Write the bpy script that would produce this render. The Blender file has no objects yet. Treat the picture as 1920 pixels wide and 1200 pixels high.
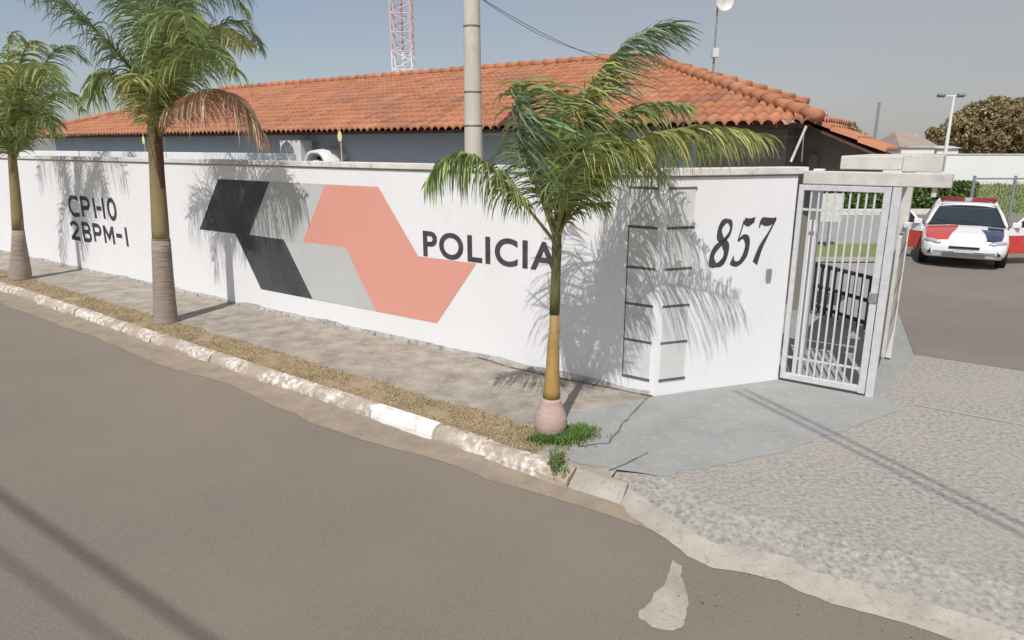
import bpy, bmesh, math, random
from mathutils import Vector, Matrix, noise
R = math.radians
random.seed(11)
S = bpy.context.scene
COL = S.collection

# ------------------------------------------------------------------ camera, sky, sun, exposure
EYE = Vector((0, 0, 2.5)); FPX = 1280.0; PITCH = math.atan(328 / FPX)
cd = bpy.data.cameras.new('camera'); cam = bpy.data.objects.new('camera', cd); COL.objects.link(cam)
cam.location = EYE; cam.rotation_euler = (R(90) - PITCH, 0, 0)
cd.sensor_width = 36; cd.lens = 36 * FPX / 1920; cd.clip_end = 2000; cd.clip_start = .05
S.camera = cam
SUN_EL = R(51.5); SH = Vector((.27, .96, 0)).normalized()          # direction the shadows fall in
sun_az = math.atan2(-SH.x, -SH.y)
w = bpy.data.worlds.new('World'); S.world = w; w.use_nodes = True
nt = w.node_tree; bg = nt.nodes['Background']
sk = nt.nodes.new('ShaderNodeTexSky'); sk.sky_type = 'NISHITA'; sk.sun_disc = False
sk.sun_elevation = SUN_EL; sk.sun_rotation = sun_az % (2 * math.pi)
sk.air_density = 1.0; sk.dust_density = 2.0; sk.ozone_density = 1.0; sk.altitude = 600
geo = nt.nodes.new('ShaderNodeTexCoord'); sx_ = nt.nodes.new('ShaderNodeSeparateXYZ'); nt.links.new(geo.outputs['Generated'], sx_.inputs[0])
hz = nt.nodes.new('ShaderNodeMapRange'); hz.inputs['From Min'].default_value = -.35; hz.inputs['From Max'].default_value = .55; hz.inputs['To Min'].default_value = .32; hz.inputs['To Max'].default_value = .80
nt.links.new(sx_.outputs[0], hz.inputs['Value'])
hm = nt.nodes.new('ShaderNodeMix'); hm.data_type = 'RGBA'; nt.links.new(hz.outputs[0], hm.inputs[0]); nt.links.new(sk.outputs[0], hm.inputs[6]); hm.inputs[7].default_value = (4.25, 4.12, 4.15, 1)
nt.links.new(hm.outputs[2], bg.inputs[0]); bg.inputs[1].default_value = .10
sd = bpy.data.lights.new('sun', 'SUN'); sd.energy = 3.6; sd.angle = R(.5); sd.color = (1, .97, .935)
so = bpy.data.objects.new('sun', sd); COL.objects.link(so)
sdir = Vector((-SH.x * math.cos(SUN_EL), -SH.y * math.cos(SUN_EL), math.sin(SUN_EL)))
so.rotation_euler = sdir.to_track_quat('Z', 'Y').to_euler(); so.location = sdir * 40
S.view_settings.view_transform = 'Standard'; S.view_settings.look = 'None'
S.view_settings.exposure = .05; S.view_settings.gamma = 1

# ------------------------------------------------------------------ frames of reference
CZ = Vector((0, 0, 1)); O = Vector((1.45, 6.60, 0)); DU = Vector((.8158, -.5783, 0)); DM = Vector((.5783, .8158, 0))
WROT = math.atan2(DU.y, DU.x)
def P(u, D, z=0): return O + DU * u + DM * D + Vector((0, 0, z))
def ray(x, y):
    a, b = (x - 960) / FPX, (600 - y) / FPX
    return Vector((a, math.cos(PITCH) + b * math.sin(PITCH), -math.sin(PITCH) + b * math.cos(PITCH)))
def G(x, y, z=0):
    r = ray(x, y); return EYE + r * ((z - EYE.z) / r.z)
def at(x, y, Y):
    r = ray(x, y); return EYE + r * (Y / r.y)
def onD(x, y, D):
    r = ray(x, y); q = P(0, D); return EYE + r * ((q - EYE).dot(DM) / r.dot(DM))
def uD(p): q = p - O; return q.dot(DU), q.dot(DM)

# ------------------------------------------------------------------ materials
def lin(c):
    return tuple((v / 12.92 if v <= .04045 else ((v + .055) / 1.055) ** 2.4) for v in c)
def mat(name, c1, c2=None, scale=4, c3=None, scale3=.6, rough=.8, bump=0, bscale=60, metal=0, detail=6, lo=.35, hi=.65, attr=None, attr_amt=.4, spec=.4, stretch=None, lo3=.45, hi3=.7, coat=0):
    m = bpy.data.materials.new(name); m.use_nodes = True; n = m.node_tree; b = n.nodes['Principled BSDF']
    L = n.links.new
    b.inputs['Roughness'].default_value = rough; b.inputs['Metallic'].default_value = metal
    b.inputs['Specular IOR Level'].default_value = spec
    b.inputs['Coat Weight'].default_value = coat
    tc = n.nodes.new('ShaderNodeTexCoord'); src = tc.outputs['Object']
    if stretch:
        mp = n.nodes.new('ShaderNodeMapping'); mp.inputs['Scale'].default_value = stretch; L(src, mp.inputs[0]); src = mp.outputs[0]
    def nz(sc, det):
        t = n.nodes.new('ShaderNodeTexNoise'); t.inputs['Scale'].default_value = sc; t.inputs['Detail'].default_value = det; t.inputs['Roughness'].default_value = .6
        L(src, t.inputs['Vector']); return t.outputs['Fac']
    def mix(fac, a, bcol, l, h):
        r = n.nodes.new('ShaderNodeMapRange'); r.inputs['From Min'].default_value = l; r.inputs['From Max'].default_value = h; L(fac, r.inputs['Value'])
        x = n.nodes.new('ShaderNodeMix'); x.data_type = 'RGBA'; L(r.outputs[0], x.inputs[0])
        if isinstance(a, tuple): x.inputs[6].default_value = (*a, 1)
        else: L(a, x.inputs[6])
        x.inputs[7].default_value = (*bcol, 1); return x.outputs[2]
    col = c1
    if c2: col = mix(nz(scale, detail), col, c2, lo, hi)
    if c3: col = mix(nz(scale3, 5), col, c3, lo3, hi3)
    if attr:
        a = n.nodes.new('ShaderNodeAttribute'); a.attribute_name = attr
        x = n.nodes.new('ShaderNodeMix'); x.data_type = 'RGBA'; x.blend_type = 'MULTIPLY'; x.inputs[0].default_value = attr_amt
        if isinstance(col, tuple): x.inputs[6].default_value = (*col, 1)
        else: L(col, x.inputs[6])
        L(a.outputs['Color'], x.inputs[7]); col = x.outputs[2]
    if isinstance(col, tuple): b.inputs['Base Color'].default_value = (*col, 1)
    else: L(col, b.inputs['Base Color'])
    if bump:
        bm = n.nodes.new('ShaderNodeBump'); bm.inputs['Strength'].default_value = bump; bm.inputs['Distance'].default_value = .01
        L(nz(bscale, 4), bm.inputs['Height']); L(bm.outputs[0], b.inputs['Normal'])
    return m
M = {}
M['asphalt'] = mat('asphalt', (.262, .224, .183), (.208, .180, .148), 75, (.285, .238, .188), .35, .92, .9, 170, detail=3, lo=.38, hi=.60, lo3=.40, hi3=.72)
M['lot'] = mat('lot_asphalt', (.24, .208, .18), (.20, .175, .153), .5, (.215, .185, .16), 3, .9, .4, 120)
M['sand'] = mat('gutter_sand', (.36, .285, .21), (.24, .205, .165), 5, (.30, .24, .18), 30, .95, .5, 90)
M['pave'] = mat('pavement_concrete', (.42, .37, .31), (.25, .222, .185), 3.4, (.47, .43, .38), 14, .92, .6, 60, detail=9, lo3=.55, hi3=.75)
M['blue'] = mat('painted_concrete', (.335, .34, .328), (.285, .292, .282), 2.2, (.40, .385, .35), 13, .85, .3, 80, detail=10, lo3=.54, hi3=.72)
M['apron'] = mat('rough_concrete', (.475, .445, .40), (.20, .19, .172), 26, (.38, .352, .315), 1.4, .95, .28, 120, detail=12, lo=.30, hi=.68, lo3=.42, hi3=.9)
M['lip'] = mat('light_concrete', (.46, .42, .36), (.34, .31, .265), 4, (.27, .24, .2), 22, .93, .6, 50, lo3=.55, hi3=.75)
M['crack'] = mat('crack', (.13, .12, .10), (.2, .18, .16), 6, rough=1)
M['dirt'] = mat('dirt', (.27, .20, .13), (.20, .16, .11), 1.5, (.16, .17, .08), .3, 1, .4, 20)
M['verge'] = mat('dry_grass_soil', (.34, .26, .16), (.39, .305, .20), 7, (.19, .16, .075), 2.4, 1, 1, 60, detail=9)
M['blade'] = mat('dry_blade', (.43, .335, .185), attr='tint', attr_amt=.8, rough=.9)
M['green_blade'] = mat('green_blade', (.115, .18, .05), attr='tint', attr_amt=.8, rough=.7)
M['kerb'] = mat('kerb_worn_paint', (.78, .73, .68), (.40, .335, .27), 16, (.38, .315, .245), 2.3, .9, .6, 40, detail=12, lo=.38, hi=.58, lo3=.46, hi3=.60)
M['kerbp'] = mat('kerb_fresh_paint', (.8, .78, .74), (.6, .55, .5), 6, rough=.85, bump=.5, bscale=40, lo=.5, hi=.7)
M['white'] = mat('white_wall_paint', (.81, .81, .82), (.78, .78, .785), .8, (.74, .735, .72), 3, .75, .35, 35, lo3=.58, hi3=.85, stretch=(1, 1, .35))
M['skirt'] = mat('stained_wall_foot', (.42, .40, .37), (.6, .59, .57), 5, (.25, .24, .22), 9, .9, .4, 40, lo3=.5, hi3=.7)
M['coping'] = mat('coping_paint', (.74, .73, .69), (.60, .58, .53), 3, (.3, .29, .26), 12, .85, .4, 50, lo3=.58, hi3=.75)
M['dark'] = mat('coping_strip', (.2, .19, .18), (.3, .28, .26), 8, rough=.9)
M['red_paint'] = mat('salmon_paint', (.72, .335, .265), (.69, .315, .25), 1.2, rough=.7, bump=.1, bscale=45)
M['grey_paint'] = mat('light_grey_paint', (.53, .54, .53), (.49, .50, .49), 1.5, rough=.7, bump=.1, bscale=45)
M['black_paint'] = mat('charcoal_paint', (.045, .05, .056), (.085, .09, .095), 1.6, rough=.65, bump=.1, bscale=45)
M['letter'] = mat('letter_paint', (.045, .042, .05), (.075, .07, .08), 9, rough=.7)
M['block'] = mat('pilaster_block', (.66, .66, .65), (.60, .60, .59), 2.5, rough=.8, bump=.3, bscale=40)
M['groove'] = mat('groove', (.10, .095, .10), (.16, .15, .15), 9, rough=.9)
M['tile'] = mat('clay_tile', (.475, .215, .118), (.40, .168, .09), 1.1, (.28, .155, .108), .5, .9, .5, 25, attr='tint', attr_amt=.6, lo3=.5, hi3=.8)
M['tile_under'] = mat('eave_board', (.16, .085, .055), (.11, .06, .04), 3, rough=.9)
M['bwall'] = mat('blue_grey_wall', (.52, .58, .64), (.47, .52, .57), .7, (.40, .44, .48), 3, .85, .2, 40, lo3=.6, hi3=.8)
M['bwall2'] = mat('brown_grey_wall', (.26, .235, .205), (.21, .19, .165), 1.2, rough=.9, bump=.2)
M['conc'] = mat('weathered_concrete', (.66, .64, .59), (.52, .50, .46), 4, (.36, .35, .32), 11, .9, .4, 50, lo3=.6, hi3=.8)
M['pole'] = mat('pole_concrete', (.66, .60, .51), (.55, .50, .42), 5, (.42, .38, .32), 3, .9, .4, 50, stretch=(1, 1, .3), lo3=.58, hi3=.75)
M['strap'] = mat('steel_strap', (.2, .19, .18), rough=.5, metal=.5)
M['steel'] = mat('grey_gate_paint', (.66, .67, .68), (.56, .565, .57), 14, rough=.5, metal=.15)
M['steel2'] = mat('galvanised', (.42, .43, .44), (.3, .3, .3), 10, rough=.45, metal=.6)
M['wire'] = mat('cable', (.03, .03, .035), rough=.6)
M['wire2'] = mat('bare_wire', (.35, .36, .38), rough=.4, metal=.7)
M['yellow'] = mat('yellow_sign', (.80, .70, .30), (.75, .66, .36), 20, rough=.6)
M['plastic'] = mat('white_enamel', (.72, .71, .68), (.6, .59, .55), 8, rough=.45)
M['grille'] = mat('grille', (.09, .09, .09), (.16, .15, .14), 30, rough=.6)
M['trunk_low'] = mat('ringed_trunk', (.34, .285, .235), (.26, .215, .178), 14, (.18, .155, .13), 4, .9, .7, 30, stretch=(.4, .4, 2.2), lo3=.55, hi3=.75)
M['trunk_ball'] = mat('pale_trunk', (.52, .38, .32), (.40, .30, .25), 16, (.3, .26, .2), 5, .9, .5, 30, stretch=(.5, .5, 2.5), lo3=.6, hi3=.8)
M['shaft'] = mat('crownshaft', (.20, .18, .08), (.31, .23, .11), 6, (.13, .09, .05), 3, .55, .3, 30, stretch=(1, 1, .35), lo3=.52, hi3=.72)
M['shaft2'] = mat('orange_sheath', (.44, .27, .09), (.28, .20, .07), 7, (.17, .14, .06), 3, .6, .4, 30, stretch=(1, 1, .3), lo3=.5, hi3=.7)
M['shaft3'] = mat('dark_green_stem', (.085, .10, .04), (.16, .15, .05), 9, rough=.6, bump=.3, bscale=30, stretch=(1, 1, .3))
M['brownpatch'] = mat('brown_sheath', (.065, .035, .022), (.13, .07, .04), 9, rough=.8, stretch=(1, 1, .3))
def leafmat(name, c, tr=.5):
    m = mat(name, c, attr='tint', attr_amt=1, rough=.45, spec=.5); n = m.node_tree; b = n.nodes['Principled BSDF']; out = n.nodes['Material Output']
    t = n.nodes.new('ShaderNodeBsdfTranslucent'); a = n.nodes.new('ShaderNodeMixShader'); a.inputs[0].default_value = tr * .5
    src = b.inputs['Base Color'].links[0].from_socket
    n.links.new(src, t.inputs[0]); n.links.new(b.outputs[0], a.inputs[1]); n.links.new(t.outputs[0], a.inputs[2]); n.links.new(a.outputs[0], out.inputs[0]); return m
M['leaf'] = leafmat('palm_leaf', (.27, .345, .12))
M['leaf_y'] = leafmat('palm_leaf_yellowish', (.38, .40, .14))
M['leaf_d'] = leafmat('palm_leaf_bluish', (.24, .315, .185))
M['leaf_b'] = leafmat('palm_leaf_dead', (.62, .43, .29), .3)
M['rachis'] = mat('rachis', (.20, .22, .07), (.28, .25, .09), 12, rough=.5)
M['rachis_b'] = mat('dead_rachis', (.30, .18, .10), rough=.8)
M['crown'] = leafmat('tree_leaf', (.33, .275, .16), .4)
M['hedge'] = leafmat('hedge_leaf', (.12, .18, .05), .4)
M['lawn'] = mat('lawn', (.19, .24, .075), (.24, .27, .10), 2, (.15, .17, .06), 8, 1, .8, 40)
M['bark'] = mat('bark', (.12, .09, .06), (.08, .06, .04), 8, rough=1, bump=.6)
M['car_white'] = mat('car_white_paint', (.80, .80, .82), rough=.25, coat=.6)
M['car_red'] = mat('car_red_paint', (.55, .06, .045), rough=.3, coat=.6)
M['car_navy'] = mat('car_navy_paint', (.02, .03, .10), rough=.3, coat=.6)
M['glass'] = mat('car_glass', (.015, .03, .04), rough=.06, spec=.9)
M['black'] = mat('black_plastic', (.02, .02, .022), rough=.6)
M['tyre'] = mat('tyre', (.018, .018, .02), rough=.85)
M['rim'] = mat('rim', (.45, .45, .47), rough=.35, metal=.8)
M['lens'] = mat('headlight_lens', (.42, .44, .47), rough=.08, spec=.9)
M['red_lens'] = mat('red_lens', (.26, .02, .025), rough=.15, spec=.8)
M['roof_far'] = mat('far_roof', (.38, .30, .26), (.3, .24, .2), 2, rough=.9)
M['mast_red'] = mat('mast_red', (.70, .48, .46), (.66, .50, .48), 5, rough=.7)  # red paled to put the distance haze into the paint
M['mast_white'] = mat('mast_white', (.78, .77, .77), rough=.7)
M['skin'] = mat('plastic_grey', (.25, .25, .27), rough=.5)

# ------------------------------------------------------------------ mesh helpers
class MB:
    def __init__(s): s.v = []; s.f = []; s.mi = []; s.t = []
    def vert(s, p): s.v.append(tuple(p)); return len(s.v) - 1
    def face(s, ids, mi=0, t=1.0): s.f.append(ids); s.mi.append(mi); s.t.append(t)
    def poly(s, pts, mi=0, t=1.0): s.face([s.vert(p) for p in pts], mi, t)
    def box(s, c, ax, h, mi=0):
        c = Vector(c); a, b, k = [Vector(x) for x in ax]
        vs = [s.vert(c + a * h[0] * i + b * h[1] * j + k * h[2] * l) for i in (-1, 1) for j in (-1, 1) for l in (-1, 1)]
        for q in ((0, 1, 3, 2), (4, 6, 7, 5), (0, 4, 5, 1), (2, 3, 7, 6), (0, 2, 6, 4), (1, 5, 7, 3)): s.face([vs[i] for i in q], mi)
    def ubox(s, u0, u1, d0, d1, z0, z1, mi=0):          # box in wall axes
        s.box(P((u0 + u1) / 2, (d0 + d1) / 2, (z0 + z1) / 2), (DU, DM, (0, 0, 1)), ((u1 - u0) / 2, (d1 - d0) / 2, (z1 - z0) / 2), mi)
    def tube(s, pts, rads, seg=8, mi=0, cap=True, t=1.0):
        pts = [Vector(p) for p in pts]
        if not hasattr(rads, '__len__'): rads = [rads] * len(pts)
        rings = []
        for i, p in enumerate(pts):
            d = (pts[min(i + 1, len(pts) - 1)] - pts[max(i - 1, 0)]).normalized()
            a = d.orthogonal() if i == 0 else (pa - d * pa.dot(d))
            a.normalize(); pa = a; b = d.cross(a)
            rings.append([s.vert(p + (a * math.cos(k * 2 * math.pi / seg) + b * math.sin(k * 2 * math.pi / seg)) * rads[i]) for k in range(seg)])
        for i in range(len(rings) - 1):
            m_ = mi[i] if isinstance(mi, (list, tuple)) else mi
            for k in range(seg): s.face([rings[i][k], rings[i][(k + 1) % seg], rings[i + 1][(k + 1) % seg], rings[i + 1][k]], m_, t)
        if cap:
            s.face(rings[0][::-1], mi[0] if isinstance(mi, (list, tuple)) else mi); s.face(rings[-1], mi[-1] if isinstance(mi, (list, tuple)) else mi)
    def build(s, name, mats, parent=None, smooth=False, origin=None, bevel=0, recalc=True):
        me = bpy.data.meshes.new(name)
        if origin is None and parent is not None: origin = parent.get('_o')
        o0 = Vector(origin) if origin is not None else Vector((0, 0, 0))
        me.from_pydata([tuple(Vector(p) - o0) for p in s.v], [], s.f)
        if not isinstance(mats, (list, tuple)): mats = [mats]
        for m in mats: me.materials.append(m)
        for p, mi in zip(me.polygons, s.mi): p.material_index = mi; p.use_smooth = smooth
        if any(t != 1.0 for t in s.t):
            ca = me.color_attributes.new('tint', 'FLOAT_COLOR', 'CORNER')
            for p, t in zip(me.polygons, s.t):
                c = t if isinstance(t, tuple) else (t, t, t)
                for li in p.loop_indices: ca.data[li].color = (*c, 1)
        else:
            ca = me.color_attributes.new('tint', 'FLOAT_COLOR', 'CORNER')
            for q in ca.data: q.color = (1, 1, 1, 1)
        if recalc:
            bm = bmesh.new(); bm.from_mesh(me); bmesh.ops.recalc_face_normals(bm, faces=bm.faces); bm.to_mesh(me); bm.free()
        ob = bpy.data.objects.new(name, me); COL.objects.link(ob)
        if parent: ob.parent = parent; ob.location = o0 - Vector(parent.get('_o', (0, 0, 0)))
        else: ob.location = o0
        if bevel:
            bv = ob.modifiers.new('bevel', 'BEVEL'); bv.width = bevel; bv.segments = 2; bv.limit_method = 'ANGLE'
        ob['_o'] = tuple(o0)
        return ob
def tag(o, label=None, cat=None, group=None, kind=None):
    if label: o['label'] = label
    if cat: o['category'] = cat
    if group: o['group'] = group
    if kind: o['kind'] = kind
    return o
def empty(name, loc, label, cat, group=None):
    e = bpy.data.objects.new(name, None); COL.objects.link(e); e.location = loc; e.empty_display_size = .2
    e['_o'] = tuple(loc); return tag(e, label, cat, group)
def sheet(name, pts, m, z=None, kind='structure'):
    b = MB(); b.poly([Vector((p[0], p[1], z if z is not None else p[2])) for p in pts]); o = b.build(name, m)
    if o.data.polygons[0].normal.z < 0: o.data.flip_normals()
    if kind: o['kind'] = kind
    return o
def crspline(pts, n):
    pts = [Vector(p) for p in pts]; q = [pts[0] * 2 - pts[1]] + pts + [pts[-1] * 2 - pts[-2]]; out = []
    m_ = len(pts) - 1
    for i in range(n + 1):
        t = i / n * m_; k = min(int(t), m_ - 1); f = t - k; a, b, c, d = q[k:k + 4]
        out.append(.5 * ((2 * b) + (c - a) * f + (2 * a - 5 * b + 4 * c - d) * f * f + (3 * b - a - 3 * c + d) * f ** 3))
    return out

def resample(pts, step):
    out = [pts[0]]
    for a, c in zip(pts, pts[1:]):
        L = (c - a).length; n = max(1, int(L / step))
        out += [a + (c - a) * (i / n) for i in range(1, n + 1)]
    return out

# ------------------------------------------------------------------ ground, road, pavement, kerb
ZR = -.13
def Dk(u): return -1.97 - .03 * (max(u, -20) + .3)         # kerb line beside the pavement
sheet('ground', [(-300, -300, 0), (300, -300, 0), (300, 400, 0), (-300, 400, 0)], M['dirt'], -.34)
sheet('road', [P(-150, -9), P(150, -9), P(150, -1.0), P(12, -1.6), P(-.3, -1.9), P(-20, -1.2), P(-150, -1.2)], M['asphalt'], ZR)
# gutter band of sand along the kerb
b = MB(); us = [-40 + i * .35 for i in range(120)]
prev = None
for u in us:
    if u > 1.0: break
    tp = min(1, max(0, (1.0 - u) / 1.6)); wv = -.03 + tp * (.33 + .16 * noise.noise((u * .6, 0, 0)) + .05 * noise.noise((u * 3, 5, 0)))
    bz = .035 + .02 * noise.noise((u * 1.1, 7, 0)); cur = (P(u, Dk(u) + .02, ZR + .004 + bz * tp), P(u, Dk(u) - .10, ZR + .004 + bz * .35 * tp), P(u, Dk(u) - max(.12, wv) - .03, ZR + .003))
    if prev: b.poly([prev[0], cur[0], cur[1], prev[1]]); b.poly([prev[1], cur[1], cur[2], prev[2]])
    prev = cur
tag(b.build('gutter', M['sand']), kind='structure')
# pavement slab
b = MB()
pts = [(u, Dk(u) + .13) for u in (-60, -20, -15, -10, -5, -.2, .47)] + [(.30, -.8), (.25, .25), (-60, .25)]
b.poly([P(u, D, 0) for u, D in pts]); o = b.build('pavement', M['pave']); o['kind'] = 'structure'
# kerb stones in one run: broken, rounded, unevenly painted
b = MB(); u = -40.0; k = 0
while u < .60:
    L = min(.62 + random.random() * .3, .62 - u) if u > -.6 else .62 + random.random() * .3
    dz = random.uniform(-.030, -.008) - (.045 * max(0, u + .35)); dd = random.uniform(-.012, .012)
    mi = 2 if u > -.45 else (1 if (-2.45 < u + L / 2 < -1.55) else 0)
    n = 9
    rows = []
    for i in range(n + 1):
        uu = u + .005 + (L - .010) * i / n; D0 = Dk(uu) + dd; e = .016 * noise.noise((uu * 7, k * .3, 0)) + .010 * noise.noise((uu * 19, k, 5)); lift = (.012 if mi == 1 else 0) - .11 * max(0, uu + .05)
        edge = .008 if i in (0, n) else 0
        rows.append([b.vert(P(uu, D0 - .015 + e + edge, ZR - .03)), b.vert(P(uu, D0 - .005 + e + edge, -.05 + dz + lift * .6)), b.vert(P(uu, D0 + .025 + e, -.005 + dz + lift - edge * .5)), b.vert(P(uu, D0 + .07, .010 + dz * .6 + e * .6 + lift - edge * .4)), b.vert(P(uu, D0 + .135, .006 + (lift if mi == 1 else 0) - edge * .3)), b.vert(P(uu, D0 + .165, -.002))])
    for i in range(n):
        for j in range(5): b.face([rows[i][j], rows[i + 1][j], rows[i + 1][j + 1], rows[i][j + 1]], mi)
    b.face(rows[0], mi); b.face(rows[-1][::-1], mi)
    u += L; k += 1
tag(b.build('kerb', [M['kerb'], M['kerbp'], M['lip']], smooth=False), kind='structure')
# dry verge
def Dv(u): return Dk(u) + .14, Dk(u) + .56 + .06 * noise.noise((u * 1.3, 3, 0)) + .03 * noise.noise((u * 5, 8, 0))
b = MB(); prev = None; u = -40
while u < -.25:
    a, c = Dv(u); cur = (P(u, a, .004), P(u, c, .004))
    if prev: b.poly([prev[0], cur[0], cur[1], prev[1]])
    prev = cur; u += .15
tag(b.build('verge', M['verge']), kind='structure')
def blades(b, p, h, wd, n, spread, lean=.5, tint=None):
    for _ in range(n):
        a = random.uniform(0, 6.283); q = p + Vector((random.gauss(0, spread), random.gauss(0, spread), 0))
        d = Vector((math.cos(a), math.sin(a), 0)); s_ = d.cross(Vector((0, 0, 1))) * wd; hh = h * random.uniform(.5, 1.2)
        t = tint() if tint else random.uniform(.5, 1.3)
        m_ = q + d * hh * lean * .35 + Vector((0, 0, hh * .65)); e = q + d * hh * lean + Vector((0, 0, hh))
        i = [b.vert(q - s_), b.vert(q + s_), b.vert(m_ + s_ * .7), b.vert(m_ - s_ * .7), b.vert(e)]
        b.face([i[0], i[1], i[2], i[3]], 0, t); b.face([i[3], i[2], i[4]], 0, t)
b = MB()
for i in range(11000):
    u = -.3 - 15 * random.random() ** 1.35; a, c = Dv(u); D = random.uniform(a - .01, c + .03)
    if noise.noise((u * 2, D * 4, 1)) < -.3: continue
    blades(b, P(u, D, .003), .019, .0035, 2, .012, 1.2)
tag(b.build('dry_grass', M['blade'], recalc=False), 'straw coloured dry grass along the top of the kerb', 'grass', kind='stuff')
# painted grey area by the corner
bl = [G(1062, 778), P(.02, .01), P(.905, 1.27), P(1.93, 1.25), G(1700, 762), G(1690, 770), G(1560, 815), G(1450, 852), G(1340, 875), G(1245, 893)]
ee = [(1150, 882), (1105, 872), (1066, 862), (1075, 850), (1050, 835), (1058, 815), (1035, 800)]
bp = resample([*bl[4:], *[G(*q) for q in ee]], .08)
bp = [p + Vector((noise.noise((p.x * 5, p.y * 5, 0)), noise.noise((p.x * 5, p.y * 5, 9)), 0)) * .05 + Vector((noise.noise((p.x * 16, p.y * 16, 0)), noise.noise((p.x * 16, p.y * 16, 9)), 0)) * .025 for p in bp]
sheet('pavement_paint', [*bl[:4], *bp], M['blue'], .003)
# driveway apron: flat part and the dipping lip
outer = [(1104, 905), (1140, 926),  (1182, 965), (1250, 1008), (1290, 1040), (1335, 1062), (1400, 1072), (1462, 1086), (1500, 1108), (1560, 1127), (1640, 1150), (1700, 1166)]
op = [G(x, y, ZR) for x, y in outer]
last = uD(op[-1]); op += [P(last[0] + .8, last[1] + .0), P(last[0] + 3, last[1] + .1), P(8.5, last[1] + .3)]
op = resample(op, .06)
rows = []
for i, p in enumerate(op):
    e = .025 * noise.noise((p.x * 5, p.y * 5, 0)) + .012 * noise.noise((p.x * 17, p.y * 17, 4))
    g_ = min(1, i / 12)
    q0 = p - DM * (.02 + e); q0.z = ZR + .004
    q1 = p + DM * (.02 - e); q1.z = ZR + .018
    q2 = p + DM * (.17 + e * 1.5) * (.7 + .3 * g_); q2.z = -.070 + .05 * (1 - g_)
    q3 = p + DM * (.26 + e) * (.75 + .25 * g_); q3.z = -.055 + .045 * (1 - g_)
    q4 = p + DM * .52 * (.6 + .4 * g_); q4.z = .0
    rows.append([q0, q1, q2, q3, q4])
b = MB(); bb = MB()
for r0, r1 in zip(rows, rows[1:]):
    for j in range(2): b.poly([r0[j], r1[j], r1[j + 1], r0[j + 1]])
    for j in (2, 3): bb.poly([r0[j], r1[j], r1[j + 1], r0[j + 1]])
tag(b.build('driveway_lip', M['lip'], smooth=True), kind='structure')
inner = [r[4] for r in rows]
ap = [v for v in inner] + [P(8.5, 3.2), P(2.03, 3.2), P(1.93, 1.0), P(.9, 1.1), P(.2, .05), P(.26, -.3)]
bb.poly([Vector((p.x, p.y, .0)) for p in ap])
bb.build('driveway_apron', M['apron'])['kind'] = 'structure'
# pale joint across the apron, and the light sill where the lot begins
j0, j1 = G(1715, 759), G(1920, 797); jd = (j1 - j0).normalized(); jn = Vector((-jd.y, jd.x, 0))
sheet('driveway_joint', [j0 - jn * .022, j1 + jd * 5 - jn * .03, j1 + jd * 5 + jn * .022, j0 + jn * .018], M['lip'], .005)
# blotch of spilled white paint on the road
sp = [(1262, 1050), (1268, 1058), (1276, 1062), (1277, 1080), (1285, 1098), (1290, 1125), (1286, 1150), (1284, 1172), (1262, 1186), (1240, 1182), (1225, 1178), (1212, 1165), (1200, 1160), (1200, 1145), (1222, 1130), (1228, 1112), (1248, 1096), (1254, 1075)]
sp = resample([G(x, y, ZR) for x, y in sp + sp[:1]], .03)[:-1]
sheet('road_stain', [p + Vector((noise.noise(p * 14), noise.noise(p * 14 + Vector((9, 0, 0))), 0)) * .018 for p in sp], M['lip'], ZR + .004)
# cracks in the pavement paint
def crack(pxs, wd=.006, z=.010, name='pavement_crack'):
    pts = resample([G(*q, min(z, 0)) - CZ * min(z, 0) for q in pxs], .05); b = MB(); prev = None
    for i, p in enumerate(pts):
        n_ = (pts[min(i + 1, len(pts) - 1)] - pts[max(0, i - 1)]).normalized(); s_ = Vector((-n_.y, n_.x, 0))
        q = p + s_ * .018 * noise.noise((p.x * 9, p.y * 9, 2)); ww = wd * random.uniform(.4, 1.4)
        cur = (q - s_ * ww + Vector((0, 0, z)), q + s_ * ww + Vector((0, 0, z)))
        if prev: b.poly([prev[0], cur[0], cur[1], prev[1]])
        prev = cur
    o = b.build(name, M['crack']); o['kind'] = 'structure'; return o
crack([(1085, 838), (1140, 832), (1165, 800), (1205, 755), (1222, 742)], .008)
crack([(1140, 883), (1170, 872), (1215, 850)], .006)
crack([(860, 655), (900, 672), (960, 690), (1062, 712), (1225, 744)], .012)
# yard: slopes gently down from the gate to the car park
def zy(D): return 0 if D < 3.2 else (-.3 * min(1, (D - 3.2) / 5.8))
b = MB()
for D0, D1 in ((.02, 3.2), (3.2, 9), (9, 45)):
    b.poly([P(-45, D0, zy(D0) - .006), P(60, D0, zy(D0) - .006), P(60, D1, zy(D1) - .006), P(-45, D1, zy(D1) - .006)])
b.build('yard_concrete', M['blue'])['kind'] = 'structure'
b = MB(); lu, lD = uD(G(1703, 505, -.3))
b.poly([P(2.03, 3.2, .002), P(9.5, 3.2, .002), P(14, 9, -.298), P(lu, 9, -.298)]); b.poly([P(lu, 9, -.298), P(14, 9, -.298), P(40, 12, -.298), P(40, 45, -.298), P(lu - 3, 45, -.298)])
o = b.build('parking_lot', M['lot']); o['kind'] = 'structure'

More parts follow.
